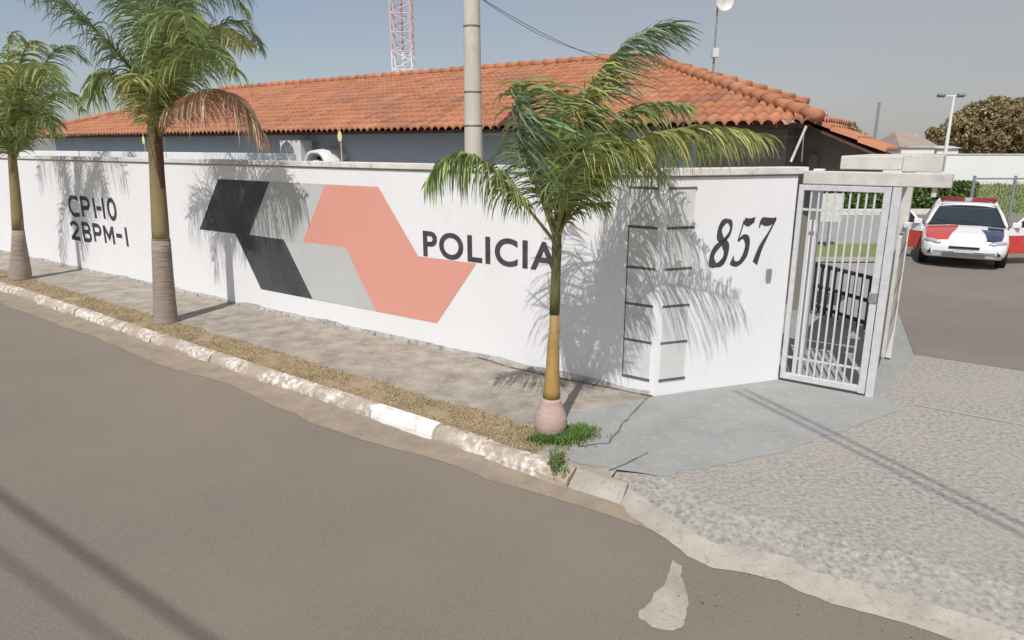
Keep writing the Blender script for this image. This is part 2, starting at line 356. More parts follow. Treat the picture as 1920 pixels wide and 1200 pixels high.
# ------------------------------------------------------------------ boundary wall
WU = Vector((DU.x, DU.y, 0)); WN = -DM                       # towards the street
WE = Vector((.9443, .3292, 0)); WEN = Vector((.3292, -.9443, 0))
CZ = Vector((0, 0, 1))
wall = empty('boundary_wall', P(0, .1, 0), 'long white boundary wall with painted emblem, lettering and grooved corner', 'wall')
T = .16; LEFT = -45
inn = P(.905, 1.27)
B0 = P(0, 0); E1 = inn                                       # outer corner, gate jamb
Bi = P(-.08, T); Ei = E1 - WEN * T
b = MB()
def prism(b, foot, z0, z1, mi=0):
    n = len(foot); lo = [b.vert(Vector((p.x, p.y, z0))) for p in foot]; hi = [b.vert(Vector((p.x, p.y, z1))) for p in foot]
    for i in range(n): b.face([lo[i], lo[(i + 1) % n], hi[(i + 1) % n], hi[i]], mi)
    b.face(hi, mi); b.face(lo[::-1], mi)
prism(b, [P(LEFT, 0), B0, E1, Ei, Bi, P(LEFT, T)], -.2, 2.20)
b.build('wall_face', M['white'], wall)
b = MB(); prism(b, [P(LEFT, -.03), P(.018, -.03), E1 + WEN * .03 + WE * .10, Ei - WEN * .03 + WE * .10, P(-.1, T + .03), P(LEFT, T + .03)], 2.214, 2.285)
b.build('coping', M['coping'], wall, bevel=.008)
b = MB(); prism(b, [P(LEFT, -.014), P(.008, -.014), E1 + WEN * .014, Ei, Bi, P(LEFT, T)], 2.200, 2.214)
b.build('coping_strip', M['dark'], wall)  # thin dark strip directly under the coping
# stained foot band
b = MB(); prev = None; u = -25.0
while u < -.02:
    h = .055 + .035 * noise.noise((u * 1.7, 0, 0)) + .015 * noise.noise((u * 9, 0, 3)); cur = (P(u, -.003, -.01), P(u, -.003, max(.012, h)))
    if prev: b.poly([prev[0], cur[0], cur[1], prev[1]])
    prev = cur; u += .06
b.build('stained_foot', M['skirt'], wall)
def wpoly(b, pxs, mi, off=.004):
    b.poly([onD(x, y, 0) - DM * off for x, y in pxs], mi)
b = MB()
Z1, Z2, Z3 = 1.985, 1.155, .335
def wp(u, z, off=.004): return P(u, -off, z)
b.poly([wp(*q) for q in ((-7.40, Z1), (-6.10, Z1), (-6.72, Z2 + .01), (-7.09, Z2), (-8.09, Z2))], 0)
b.poly([wp(*q) for q in ((-7.09, Z2), (-6.72, Z2 + .01), (-5.88, Z2), (-5.32, Z3), (-6.55, Z3))], 0)
b.poly([wp(*q) for q in ((-6.10, Z1), (-4.88, Z1), (-5.45, Z2), (-6.72, Z2 + .01))], 1)
b.poly([wp(*q) for q in ((-5.88, Z2 + .0), (-4.55, Z2), (-4.02, Z3), (-5.32, Z3))], 1)
b.poly([wp(*q) for q in ((-4.88, Z1), (-3.86, Z1), (-3.21, Z2), (-4.55, Z2), (-5.45, Z2))], 2)
b.poly([wp(*q) for q in ((-4.55, Z2), (-3.21, Z2), (-2.29, Z2), (-2.93, Z3), (-4.02, Z3))], 2)
b.build('painted_emblem', [M['black_paint'], M['grey_paint'], M['red_paint']], wall)
def lettering(name, s, u0, u1, z0, z1, off=.018, sp=1.0):
    cu = bpy.data.curves.new(name, 'FONT'); cu.body = s; cu.size = 1; cu.offset = off; cu.extrude = .002; cu.space_character = sp
    t = bpy.data.objects.new(name, cu); COL.objects.link(t); bpy.context.view_layer.update()
    me = bpy.data.meshes.new_from_object(t.evaluated_get(bpy.context.evaluated_depsgraph_get())); bpy.data.objects.remove(t)
    xs = [v.co.x for v in me.vertices]; ys = [v.co.y for v in me.vertices]; x0, x1, y0, y1 = min(xs), max(xs), min(ys), max(ys)
    for v in me.vertices:
        x = (v.co.x - x0) / (x1 - x0); y = (v.co.y - y0) / (y1 - y0); zz = v.co.z
        v.co = P(u0 + (u1 - u0) * x, -.004 - zz, z0 + (z1 - z0) * y) - Vector(wall['_o'])
    me.materials.append(M['letter']); ob = bpy.data.objects.new(name, me); COL.objects.link(ob); ob.parent = wall; return ob
lettering('police_lettering', 'POLICIA', -3.12, -1.17, 1.165, 1.485, .022, 1.12)
def seg_(b, pts, wd, u0, u1, z0, z1):
    # uniform stroke through points in a unit box, mitred at the bends
    q = [Vector((u0 + (u1 - u0) * x, z0 + (z1 - z0) * y, 0)) for x, y in pts]; n = len(q); L_ = []; R__ = []
    for i, p in enumerate(q):
        a = (q[i] - q[i - 1]).normalized() if i else (q[1] - q[0]).normalized(); c = (q[i + 1] - q[i]).normalized() if i < n - 1 else a
        t = (a + c).normalized(); s_ = Vector((-t.y, t.x, 0)); k = wd / 2 / max(.35, s_.dot(Vector((-a.y, a.x, 0)))); L_.append(p + s_ * k); R__.append(p - s_ * k)
    for i in range(n - 1): b.poly([P(v.x, -.004 - .0004 * (i % 2), v.y) for v in (L_[i], R__[i], R__[i + 1], L_[i + 1])])
def arc_(cx, cy, rx, ry, a0, a1, n=12): return [(cx + rx * math.cos(R(a0 + (a1 - a0) * i / n)), cy + ry * math.sin(R(a0 + (a1 - a0) * i / n))) for i in range(n + 1)]
GL = {'C': [[(.95, .93)] + arc_(.5, .5, .5, .5, 75, 285, 14) + [(.95, .07)]], '0': [arc_(.5, .5, .45, .5, 0, 360, 20)], 'I': [[(.5, 0), (.5, 1)]], '1': [[(.5, 0), (.5, 1)]], '-': [[(0, .5), (1, .5)]],
      'P': [[(.1, 0), (.1, 1)], [(.0, .97), (.55, .97)] + arc_(.6, .72, .35, .25, 80, -80, 8) + [(.1, .47)]],
      'B': [[(.1, 0), (.1, 1)], [(.0, .97), (.5, .97)] + arc_(.55, .745, .33, .225, 80, -80, 8) + [(.1, .52)], [(.5, .52)] + arc_(.58, .275, .37, .245, 80, -80, 8) + [(.0, .03)]],
      '2': [arc_(.5, .72, .42, .26, 165, -35, 10) + [(.08, .04)], [(.0, .035), (1, .035)]],
      'M': [[(.06, 0), (.06, 1)], [(.94, 0), (.94, 1)], [(.08, .96), (.5, .32), (.92, .96)]]}
def painted(name, items, wd):
    b = MB()
    for ch, u0, u1, z0, z1 in items:
        for st in GL[ch]: seg_(b, st, wd, u0, u1, z0, z1)
    b.build(name, M['letter'], wall, recalc=False)
painted('unit_lettering', [('C', -12.78, -12.36, 1.13, 1.49), ('P', -12.26, -11.90, 1.12, 1.50), ('I', -11.80, -11.60, 1.12, 1.51), ('-', -11.62, -11.42, 1.14, 1.50), ('1', -11.42, -11.26, 1.13, 1.52), ('0', -11.16, -10.86, 1.15, 1.51)], .082)
painted('unit_lettering', [('2', -12.90, -12.52, .64, .98), ('B', -12.36, -12.02, .64, .99), ('P', -11.90, -11.58, .65, .99), ('M', -11.46, -11.08, .66, 1.00), ('-', -10.98, -10.76, .68, 1.00), ('I', -10.68, -10.50, .66, 1.02)], .078)
# grooved corner pilaster on both faces
gz = [.165, .56, .94, 1.315, 1.72, 2.10]
b = MB(); bg_ = MB()
for k in range(5):
    z0, z1 = gz[k] + .012, gz[k + 1] - .012
    b.box(P(-.20, -.006, (z0 + z1) / 2), (DU, DM, CZ), (.145, .004, (z1 - z0) / 2))
    b.box(B0 + WE * .20 + WEN * .006 + CZ * (z0 + z1) / 2, (WE, WEN, CZ), (.145, .004, (z1 - z0) / 2))
for z in gz:
    bg_.box(P(-.205, -.007, z), (DU, DM, CZ), (.155, .005, .011)); bg_.box(B0 + WE * .205 + WEN * .007 + CZ * z, (WE, WEN, CZ), (.155, .005, .011))
for k in (0, 1, 2, 3): bg_.box(P(-.353, -.005, (gz[k] + gz[k + 1]) / 2), (DU, DM, CZ), (.003, .003, .18))
b.build('corner_pilaster', M['block'], wall, bevel=.003); bg_.build('pilaster_groove', M['groove'], wall)
# house number, slanted with thick and thin strokes
def stroke(b, pts, wds, n=26):
    c = crspline([Vector((x, y, 0)) for x, y in pts], n); prev = None
    for i, p in enumerate(c):
        t = (c[min(i + 1, n)] - c[max(i - 1, 0)]).normalized(); s_ = Vector((-t.y, t.x, 0)); f = i / n * (len(wds) - 1); k = min(int(f), len(wds) - 2); ww = (wds[k] + (wds[k + 1] - wds[k]) * (f - k)) / 2 * 1.2
        cur = (p - s_ * ww, p + s_ * ww)
        if prev: b.append([prev[0], cur[0], cur[1], prev[1]])
        prev = cur
num = []
# digits drawn in a box 0..1 wide, 0..1 tall
d8 = []; stroke(d8, [(.52, .53), (.20, .70), (.22, .90), (.50, .985), (.78, .90), (.80, .70), (.52, .53)], [.12, .22, .2, .07, .12, .12, .1]); stroke(d8, [(.52, .53), (.12, .34), (.10, .12), (.45, .015), (.82, .12), (.84, .36), (.52, .53)], [.1, .2, .24, .07, .2, .24, .14])
d5 = []; stroke(d5, [(.30, .97), (.60, .93), (.92, .99)], [.12, .15, .10], 8); stroke(d5, [(.28, .98), (.24, .75), (.20, .53)], [.07, .06, .06], 6); stroke(d5, [(.20, .53), (.48, .62), (.78, .50), (.84, .25), (.58, .03), (.25, .03), (.08, .12)], [.06, .08, .2, .26, .10, .10, .2])
d7 = []; stroke(d7, [(.10, .80), (.14, .95), (.40, .93), (.70, .93), (.94, .99)], [.05, .12, .16, .14, .06], 14); stroke(d7, [(.94, .99), (.70, .66), (.45, .34), (.34, .0)], [.06, .08, .20, .27])
b = MB()
for dg, s0, wdt in ((d8, .555, .20), (d5, .80, .20), (d7, 1.04, .22)):
    for q in dg:
        b.poly([E0 for E0 in [B0 + WE * (s0 + v.x * wdt + (v.y - .0) * .085) + WEN * .004 + CZ * (1.32 + v.y * .455) for v in q]])
b.build('house_number', M['letter'], wall)
b = MB(); b.box(B0 + WE * 1.295 + WEN * .015 + CZ * 1.19, (WE, WEN, CZ), (.028, .012, .062)); b.build('doorbell', M['skin'], wall, bevel=.004)
b = MB(); prism(b, [P(-30, .9), P(-6.75, .9), P(-6.75, 1.0), P(-30, 1.0)], 0, 2.37)
# low inner parapet that shows as a white band above the street wall
tag(b.build('inner_wall', M['white'], origin=P(-17, .95), bevel=.01), 'plain white inner wall just behind the far stretch of boundary wall', 'wall')

# ------------------------------------------------------------------ electric fence with warning signs
ef = empty('electric_fence', P(-8, .1, 2.28), 'thin electric fence wires on slim posts above the white boundary wall', 'fence')
for u in (-21, -16.5, -12.2, -9.0, -4.6, -1.3):
    b = MB(); b.tube([P(u, .08, 2.28), P(u, .08, 2.62)], .006, 6); b.build('post', M['steel2'], ef)
b = MB()
for z in (2.38, 2.48, 2.58):
    b.tube([P(-30, .08, z), P(.0, .08, z)], .0007, 4); b.tube([P(0, .08, z), E1 - WEN * .06 + CZ * z], .0007, 4)
b.build('fence_wire', M['steel2'], ef)
for (px, py), nm in (((637, 257), 'yellow warning sign on the fence wire right of the air conditioner'), ((269, 264), 'small yellow warning sign on the fence wire left of the tall palm trunk'), ((58, 268), 'tiny yellow warning sign above the wall beside the leftmost palm')):
    c = onD(px, py, .07); b = MB(); ov = [(math.cos(t * .5236) * .042, math.sin(t * .5236) * .062 * (1 if math.sin(t * .5236) < 0 else 1.25)) for t in range(12)]
    fo = [b.vert(c + DU * x + CZ * z - DM * .002) for x, z in ov]; bo = [b.vert(c + DU * x + CZ * z + DM * .002) for x, z in ov]; b.face(fo); b.face(bo[::-1])
    for i in range(12): b.face([fo[i], fo[(i + 1) % 12], bo[(i + 1) % 12], bo[i]])
    b.tube([Vector((c.x, c.y, 2.285)) + DM * .01, c + DM * .01 + CZ * .12], .004, 6)
    tag(b.build('warning_sign', M['yellow'], origin=c, bevel=.001), nm, 'sign', 'yellow warning signs on the electric fence')
cb = empty('fence_corner_bracket', E1 + CZ * 2.28, 'pale slanted fence post with thin stay on the coping by the gate', 'post')
a0 = onD(1483, 303, 1.25); a1 = onD(1512, 236, 1.25)
b = MB(); b.tube([a0, a1], .013, 8); b.build('slanted_post', M['coping'], cb)
b = MB(); b.tube([onD(1503, 303, 1.25), onD(1508, 240, 1.25)], .005, 6); b.build('stay', M['steel2'], cb)

# ------------------------------------------------------------------ station building
# the long building
bld = empty('station_building', P(-12, 9, 0), 'long low building with hipped orange clay tile roof behind the white wall', 'building')
UL, UR_, DF, RR = -26.0, .40, 4.2, 5.0; ZE, ZT = 2.80, 4.43
b = MB(); b.ubox(UL + .6, UR_ - .55, DF + .75, DF + 2.2, -.3, ZE - .06); b.ubox(UL + .6, UR_ - 2.6, DF + 2.2, DF + 2 * RR - .75, -.3, ZE - .06)
b.build('wall', M['bwall'], bld)
b = MB(); b.ubox(-1.55, UR_ - .52, DF + .72, DF + .745, -.3, ZE - .062); b.ubox(UR_ - .545, UR_ - .515, DF + .72, DF + 2.2, -.3, ZE - .062); b.build('shaded_end_wall', M['bwall2'], bld)  # brown-grey skin over the end wall, its shade put into the colour
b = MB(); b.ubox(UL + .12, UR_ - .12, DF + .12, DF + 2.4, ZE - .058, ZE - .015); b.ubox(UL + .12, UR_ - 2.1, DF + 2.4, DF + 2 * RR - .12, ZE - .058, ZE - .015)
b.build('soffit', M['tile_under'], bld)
def slope(b, A, e, h, Lh, RRx, ze, zt, hipL=True, hipR=True, pitch_w=.18, tmin=None):
    n = int(Lh / pitch_w); pw = Lh / n; cl = .36; sl = (zt - ze) / RRx
    prof = [(0, 0), (.16, .042), (.36, .062), (.6, .058), (.78, .032), (.90, -.004), (1, 0)]
    for i in range(n):
        s0 = i * pw; sm = s0 + pw / 2; lim = RRx
        if hipL: lim = min(lim, sm + .06)
        if hipR: lim = min(lim, Lh - sm + .06)
        t = -.03 if tmin is None else tmin(sm) - .03; k = 0
        while t < lim:
            t1 = min(t + cl, lim); jig = random.uniform(-.008, .008); jz = random.uniform(-.004, .006)
            r0 = []; r1 = []; rb = []
            for f, z in prof:
                q = A + e * (s0 + f * pw + jig)
                r0.append(b.vert(q + h * t + CZ * (ze + sl * t + z + .028 + jz))); r1.append(b.vert(q + h * t1 + CZ * (ze + sl * t1 + z * .9 + .004 + jz)))
                rb.append(b.vert(q + h * t + CZ * (ze + sl * t + z - .004)))
            g_ = random.gauss(1, .10); tint = (max(.45, g_), max(.4, g_ * random.uniform(.85, 1.1)), max(.4, g_ * random.uniform(.8, 1.15)))
            if random.random() < .06: tint = tuple(c * .55 for c in tint)
            for j in range(6): b.face([r0[j], r0[j + 1], r1[j + 1], r1[j]], 0, tint); b.face([rb[j], rb[j + 1], r0[j + 1], r0[j]], 0, tuple(c * .8 for c in tint))
            t += cl; k += 1
b = MB()
LL = UR_ - UL
slope(b, P(UL, DF), DU, DM, LL, RR, ZE, ZT)
slope(b, P(UR_, DF), DM, -DU, 2 * RR, RR, ZE, ZT, tmin=lambda s_: 0 if s_ < 2.4 else 2.0)
slope(b, P(UR_ - 2, DF + 2 * RR), -DU, -DM, LL - 2, RR, ZE, ZT, pitch_w=.4)
slope(b, P(UL, DF + 2 * RR), -DM, DU, 2 * RR, RR, ZE, ZT, pitch_w=.4)
roof = b.build('roof', M['tile'], bld, recalc=False)
b = MB()
def caps(b, A, B):
    L = (B - A).length; n = int(L / .38); d = (B - A) / L
    for i in range(n):
        p0 = A + d * (i * L / n - .03); p1 = A + d * ((i + 1) * L / n); r_ = random.uniform(.08, .1); g_ = random.gauss(1, .13)
        b.tube([p0 + CZ * .03, p1 + CZ * .015], [r_ + .012, r_ - .01], 10, cap=True, t=(g_, g_ * .95, g_ * .92))
ra, rb_ = P(UL + RR, DF + RR, ZT + .05), P(UR_ - RR, DF + RR, ZT + .05)
for A, B in ((ra, rb_), (P(UR_, DF, ZE + .06), rb_), (P(UR_ - 2, DF + 2 * RR - 2, ZE + .71), rb_), (P(UL, DF, ZE + .06), ra)): caps(b, A, B)
b.build('ridge_cap', M['tile'], bld, recalc=False, smooth=True)
# side porch roof falling away from the end wall
pu0, pu1 = UR_ - .35, 1.24
b = MB(); slope(b, P(pu1, 4.36), DM, -DU, 1.3, pu1 - pu0, 2.40, 2.90, False, False)
pr = b.build('porch_roof', M['tile'], bld, recalc=False)
b = MB()
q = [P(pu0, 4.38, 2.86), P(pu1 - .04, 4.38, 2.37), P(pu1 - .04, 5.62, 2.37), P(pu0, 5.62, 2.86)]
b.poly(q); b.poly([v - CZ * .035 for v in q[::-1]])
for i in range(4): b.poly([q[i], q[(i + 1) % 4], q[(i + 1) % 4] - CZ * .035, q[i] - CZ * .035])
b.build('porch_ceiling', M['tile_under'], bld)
b = MB(); fr = [P(-.14, 5.4, 2.05), P(1.12, 5.4, 2.05), P(1.12, 5.4, 2.375), P(-.14, 5.4, 2.80)]; bk_ = [v + DM * .1 for v in fr]; b.poly(fr); b.poly(bk_[::-1]); [b.poly([fr[i], fr[(i + 1) % 4], bk_[(i + 1) % 4], bk_[i]]) for i in range(4)]; b.build('porch_shade_panel', M['bwall2'], bld)  # dark panel added to fill the shaded gap under the porch roof
for D in (4.55,):
    b = MB(); b.ubox(.10, .22, D + .75, D + .87, -.3, 2.36); b.build('porch_post', M['bwall2'], bld)

# air conditioner and the hooded box next to it
ac = onD(527, 303, 4.35); aue = uD(ac)[0]
a = empty('air_conditioner', P(aue + .35, 4.6, 2.0), 'white outdoor air conditioner unit on the grey wall above the emblem', 'air conditioner')
b = MB(); b.ubox(aue, aue + .75, 4.35, 4.72, 2.02, 2.62); b.build('case', M['plastic'], a, bevel=.02)
b = MB(); c = P(aue + .28, 4.34, 2.34)
for r_ in (.05, .10, .15, .20, .235):
    b.tube([c + DU * math.cos(t * .5236) * r_ + CZ * math.sin(t * .5236) * r_ for t in range(13)], .008, 5)
for t in range(6): b.tube([c, c + DU * math.cos(t * 1.047) * .235 + CZ * math.sin(t * 1.047) * .235], .006, 4)
b.build('fan_guard', M['steel2'], a)
b = MB(); b.tube([P(aue + .28, 4.349, 2.34), P(aue + .28, 4.343, 2.34)], .24, 28); b.build('fan_opening', M['grille'], a)
b = MB()
for uu in (.1, .65): b.ubox(aue + uu, aue + uu + .04, 4.35, 4.945, 1.97, 2.015)
b.build('bracket', M['steel2'], a)
h0 = uD(onD(572, 300, 4.3))[0]; h1 = uD(onD(614, 300, 4.3))[0]
hd = empty('hooded_vent', P((h0 + h1) / 2, 4.7, 2.0), 'low white rounded hood over a dark opening beside the air conditioner', 'vent hood')
b = MB(); N = 14; r0 = []; r1 = []; r2 = []; r3 = []
for i in range(N + 1):
    t = i / N; uu = h0 + (h1 - h0) * t; zz = 2.12 + .29 * (1 - abs(2 * t - 1) ** 3.2)
    zi = 2.08 + .25 * (1 - abs(2 * t - 1) ** 3.2)
    r0.append(b.vert(P(uu, 4.25, zz - .03))); r1.append(b.vert(P(uu, 4.94, zz + .06))); r2.append(b.vert(P(h0 + .05 + (h1 - h0 - .1) * t, 4.25, zi - .03))); r3.append(b.vert(P(h0 + .05 + (h1 - h0 - .1) * t, 4.94, zi)))
for i in range(N):
    b.face([r0[i], r0[i + 1], r1[i + 1], r1[i]]); b.face([r0[i], r0[i + 1], r2[i + 1], r2[i]]); b.face([r2[i], r2[i + 1], r3[i + 1], r3[i]])
b.build('hood', M['plastic'], hd, smooth=True)
b = MB(); b.ubox(h0 + .1, h1 - .1, 4.55, 4.93, 1.95, 2.30); b.build('dark_opening', M['black'], hd)
b = MB(); b.ubox(h0 + .16, h0 + .42, 4.35, 4.54, 1.95, 2.17); b.build('motor_box', M['plastic'], hd, bevel=.01)

# ------------------------------------------------------------------ utility pole, tower, antenna mast, cables
pb = onD(888, 285, 2.6); pu = uD(pb)[0]
up = empty('utility_pole', P(pu, 2.6, 0), 'round concrete utility pole with dark straps behind the white wall', 'utility pole')
base = P(pu, 2.6, 0); lean = Vector((.0, 0, 0)); b = MB()
b.tube([base + lean * z + CZ * z for z in (-.2, 2, 4, 6, 8, 9.5)], [.165, .148, .131, .114, .10, .088], 24); b.build('shaft', M['pole'], up, smooth=True)
for py in (50, 173, 236):
    z = (base - EYE).length; q = at(892, py, base.y).z; rr = .165 - .0085 * q
    b = MB(); b.tube([base + CZ * (q - .012), base + CZ * (q + .012)], rr + .004, 24); b.build('strap', M['strap'], up)
b = MB(); b.box(base + CZ * 8.7 - DM * .12, (DU, DM, CZ), (.9, .05, .06)); b.build('crossarm', M['conc'], up)
b = MB(); b.tube([at(883, -10, base.y) - Vector((0, .1, 0)), at(883, 40, base.y) - Vector((0, .1, 0)), at(878, 60, base.y) - Vector((0, .1, 0))], .008, 6); b.build('conduit', M['wire'], up)
def cable(name, A, B, sag, r_, label, n=24, group=None, mt='wire'):
    b = MB(); pts = [A.lerp(B, i / n) - CZ * sag * 4 * (i / n) * (1 - i / n) for i in range(n + 1)]; b.tube(pts, r_, 6)
    return tag(b.build(name, M[mt], origin=(A + B) / 2, smooth=True), label, 'cable', group)
top = base + CZ * 4.75; x0c = at(1336, 150, 17).x
rp = P(-5.2, DF + RR - .4, ZT + .1)
cable('service_cable', top, Vector((x0c, 17, at(1336, 135, 17).z)), .42, .005, 'upper thin dark cable from the concrete pole toward the roof peak', group='cables above the roof')
cable('service_cable', top, P(UR_ - RR - .2, DF + RR, ZT + .12), .32, .0045, 'lower thin dark cable sagging from the concrete pole to the roof', group='cables above the roof')
# street lines overhead: only their shadows lie on the road and driveway
cot = 1 / math.tan(SUN_EL)
def over(px, py, z, zg): g_ = G(px, py, zg); return Vector((g_.x, g_.y, 0)) - SH * ((z - zg) * cot) + CZ * z
def street_line(p0, p1, z, r_, label, zg=ZR, ext=14, ext0=20):
    A = over(*p0, z, zg); B = over(*p1, z, zg); d = (B - A).normalized()
    cable('overhead_line', A - d * ext0, B + d * ext, .0, r_, label, 2, 'overhead lines above the street')
street_line((20, 942), (400, 1210), 8.5, .022, 'thick bundled overhead line along the street, inner of the pair')
street_line((0, 1040), (330, 1290), 8.5, .014, 'second bundled overhead line along the street, outer of the pair')
A = over(1400, 740, 6.2, 0)
for k, (q0, q1) in enumerate((((1375, 732), (1920, 1005)), ((1395, 730), (1920, 985)))):
    A = over(*q0, 6.4, 0); B = over(*q1, 6.4, 0); d = (B - A).normalized()
    cable('overhead_line', A, B + d * 7, .0, .014, 'thin overhead line crossing the driveway, ' + ('nearer the street' if k == 0 else 'nearer the gate'), 2, 'overhead lines above the street')
# lattice tower
tc_ = at(757, 138, 42); tw = .56; tx = tc_.x
tower = empty('lattice_tower', Vector((tx, 42, -.3)), 'slender red and white lattice radio tower rising behind the roof', 'tower')
cs = [Vector((tx + sx * tw, 42 + sy * tw, 0)) for sx, sy in ((-1, -1), (1, -1), (1, 1), (-1, 1))]
zsw = at(757, 82, 42).z
def seclev():
    z = -.3; k = 0; out = []
    while z < 24: out.append(z); z += 1.0
    return out
lv = seclev()
for nm, cond, mm in (('red_section', lambda z: (z >= zsw and z < zsw + 6) or z >= zsw + 12, 'mast_red'), ('white_section', lambda z: z < zsw or zsw + 6 <= z < zsw + 12, 'mast_white')):
    b = MB()
    for z0 in lv:
        if not cond(z0 + .5): continue
        for i in range(4):
            a_, c_ = cs[i], cs[(i + 1) % 4]
            b.tube([a_ + CZ * z0, a_ + CZ * (z0 + 1)], .045, 6); b.tube([a_ + CZ * z0, c_ + CZ * z0], .028, 5)
            b.tube([a_ + CZ * z0, c_ + CZ * (z0 + .5)], .026, 5); b.tube([c_ + CZ * (z0 + .5), a_ + CZ * (z0 + 1)], .026, 5)
    b.tube([Vector((tx, 42, 0)) + CZ * z for z in ([z for z in lv if cond(z + .5)][0], [z for z in lv if cond(z + .5)][-1] + 1)], .07, 6)
    b.build(nm, M[mm], tower)
# antenna mast
am = at(1336, 150, 17); mast = empty('antenna_mast', Vector((am.x, 17, 0)), 'slim antenna mast with a small dish and white box behind the roof', 'antenna')
x0 = am.x; b = MB(); b.tube([Vector((x0, 17, 0)), Vector((x0, 17, at(1340, 0, 17).z + .35))], [.035, .02], 8); b.build('mast_pole', M['steel2'], mast)
zc = at(1336, 100, 17).z; b = MB(); b.box(Vector((x0, 16.93, zc)), ((1, 0, 0), (0, 1, 0), CZ), (.075, .06, .10)); b.build('radio_box', M['plastic'], mast, bevel=.01)
zc = at(1347, 5, 17).z; b = MB(); rings = []
for j in range(5):
    r_ = .20 * j / 4; rings.append([b.vert(Vector((x0 + .12 + r_ * math.cos(t * .3927), 16.85 + .35 * (r_ ** 2) * -4 + .05, zc + r_ * math.sin(t * .3927)))) for t in range(16)])
for j in range(4):
    for t in range(16): b.face([rings[j][t], rings[j][(t + 1) % 16], rings[j + 1][(t + 1) % 16], rings[j + 1][t]])
b.build('dish', M['plastic'], mast, smooth=True)
b = MB(); b.tube([Vector((x0, 17, zc - .05)), Vector((x0 + .12, 16.9, zc))], .015, 6); b.build('dish_arm', M['steel2'], mast)

# ------------------------------------------------------------------ gate, portico, open leaf
GD = 1.29
port = empty('gate_portico', P(1.6, 1.6, 0), 'weathered pale concrete lintel and post over the entrance gate', 'portico')
b = MB(); b.ubox(.955, 2.24, 1.26, 1.44, 2.118, 2.245); b.build('lintel', M['conc'], port, bevel=.008)
b = MB(); b.ubox(1.25, 1.80, 1.46, 3.3, 2.262, 2.395); b.build('roof_slab', M['conc'], port, bevel=.01)  # slab made deep so its shadow darkens the yard behind the gate
b = MB(); b.ubox(1.80, 2.13, 1.50, 1.85, 2.248, 2.405); b.build('meter_box', M['conc'], port, bevel=.006)
b = MB(); b.ubox(1.655, 1.785, 2.86, 2.98, -.05, 2.26); b.build('post', M['conc'], port, bevel=.006)
b = MB(); b.ubox(2.09, 2.13, 1.30, 1.36, 2.03, 2.116); b.build('bracket', M['conc'], port)
b = MB(); b.ubox(.99, 1.09, 1.50, 1.62, -.05, 2.26); b.build('inner_pillar', M['white'], port, bevel=.006)
gate = empty('entrance_gate', P(1.37, GD, 0), 'grey painted steel bar gate standing beside the house number wall', 'gate')
b = MB()
b.ubox(.925, .975, GD - .03, GD + .02, .03, 2.11); b.ubox(1.70, 1.765, GD - .03, GD + .02, .02, 2.11); b.ubox(.975, 1.70, GD - .03, GD + .02, 2.055, 2.11); b.ubox(.975, 1.70, GD - .03, GD + .02, .03, .095)
b.build('frame', M['steel'], gate, bevel=.004)
b = MB(); b.ubox(1.775, 1.85, GD - .045, GD + .03, .0, 2.11); b.build('gate_post', M['steel'], gate, bevel=.004)
NB = 9
for i in range(NB):
    uu = .975 + (1.70 - .975) * (i + 1) / (NB + 1)
    b = MB(); b.ubox(uu - .0085, uu + .0085, GD - .014, GD + .004, .096, 2.054); b.build('bar', M['steel'], gate)
for z in (1.86, .27):
    b = MB(); b.ubox(.976, 1.699, GD + .005, GD + .018, z - .012, z + .012); b.build('rail', M['steel'], gate)
b = MB(); b.ubox(1.69, 1.765, GD - .045, GD - .031, .98, 1.08); b.build('lock', M['steel2'], gate, bevel=.003)
leaf = empty('driveway_gate', P(1.85, 2.1, 0), 'pale sheet metal driveway gate leaf swung open behind the post', 'gate')
A, B = P(1.865, 1.46), P(1.785, 2.84); e = (B - A); Lf = e.length; e.normalize(); nn = Vector((e.y, -e.x, 0))
b = MB(); b.box(A + e * (Lf / 2 - .03) + CZ * 1.0, (e, nn, CZ), (Lf / 2 - .03, .018, .62)); b.build('panel', M['conc'], leaf, bevel=.004)
b = MB(); b.box(A + e * (Lf - .025) + CZ * .83, (e, nn, CZ), (.025, .03, .81)); b.build('end_stile', M['plastic'], leaf, bevel=.004)
b = MB()
for z in (.72, 1.06, 1.42): b.box(A + e * (Lf / 2 - .03) + nn * .0195 + CZ * z, (e, nn, CZ), (Lf / 2 - .05, .003, .009))
b.build('seam', M['groove'], leaf)

# notice board and dustbin seen through the bars
nb = empty('notice_board', G(1552, 455, -.1), 'white notice board on a post seen through the gate bars', 'sign board')
q = Vector(nb['_o']); b = MB(); b.box(q + CZ * .95, ((1, 0, 0), (0, 1, 0), CZ), (.30, .02, .38)); b.build('board', M['plastic'], nb, bevel=.005)
b = MB(); b.tube([q - CZ * .2, q + CZ * .58], .04, 8); b.build('post', M['skin'], nb)
mr = empty('clutter_rail', G(1560, 600, -.05), 'dark metal rail fence standing in for dark clutter behind the gate bars', 'rail')  # rails added to give the dark mass behind the gate
A, B = G(1500, 575, -.06), G(1650, 628, -.06); d_ = (B - A).normalized()
b = MB()
for z in (.10, .42, .75): b.tube([A + CZ * z, B + CZ * z], .03, 8)
b.build('rail', M['wire'], mr)
for i in range(13):
    b = MB(); q = A.lerp(B, i / 12); b.tube([q, q + CZ * .78], .024, 8); b.build('upright', M['wire'], mr)

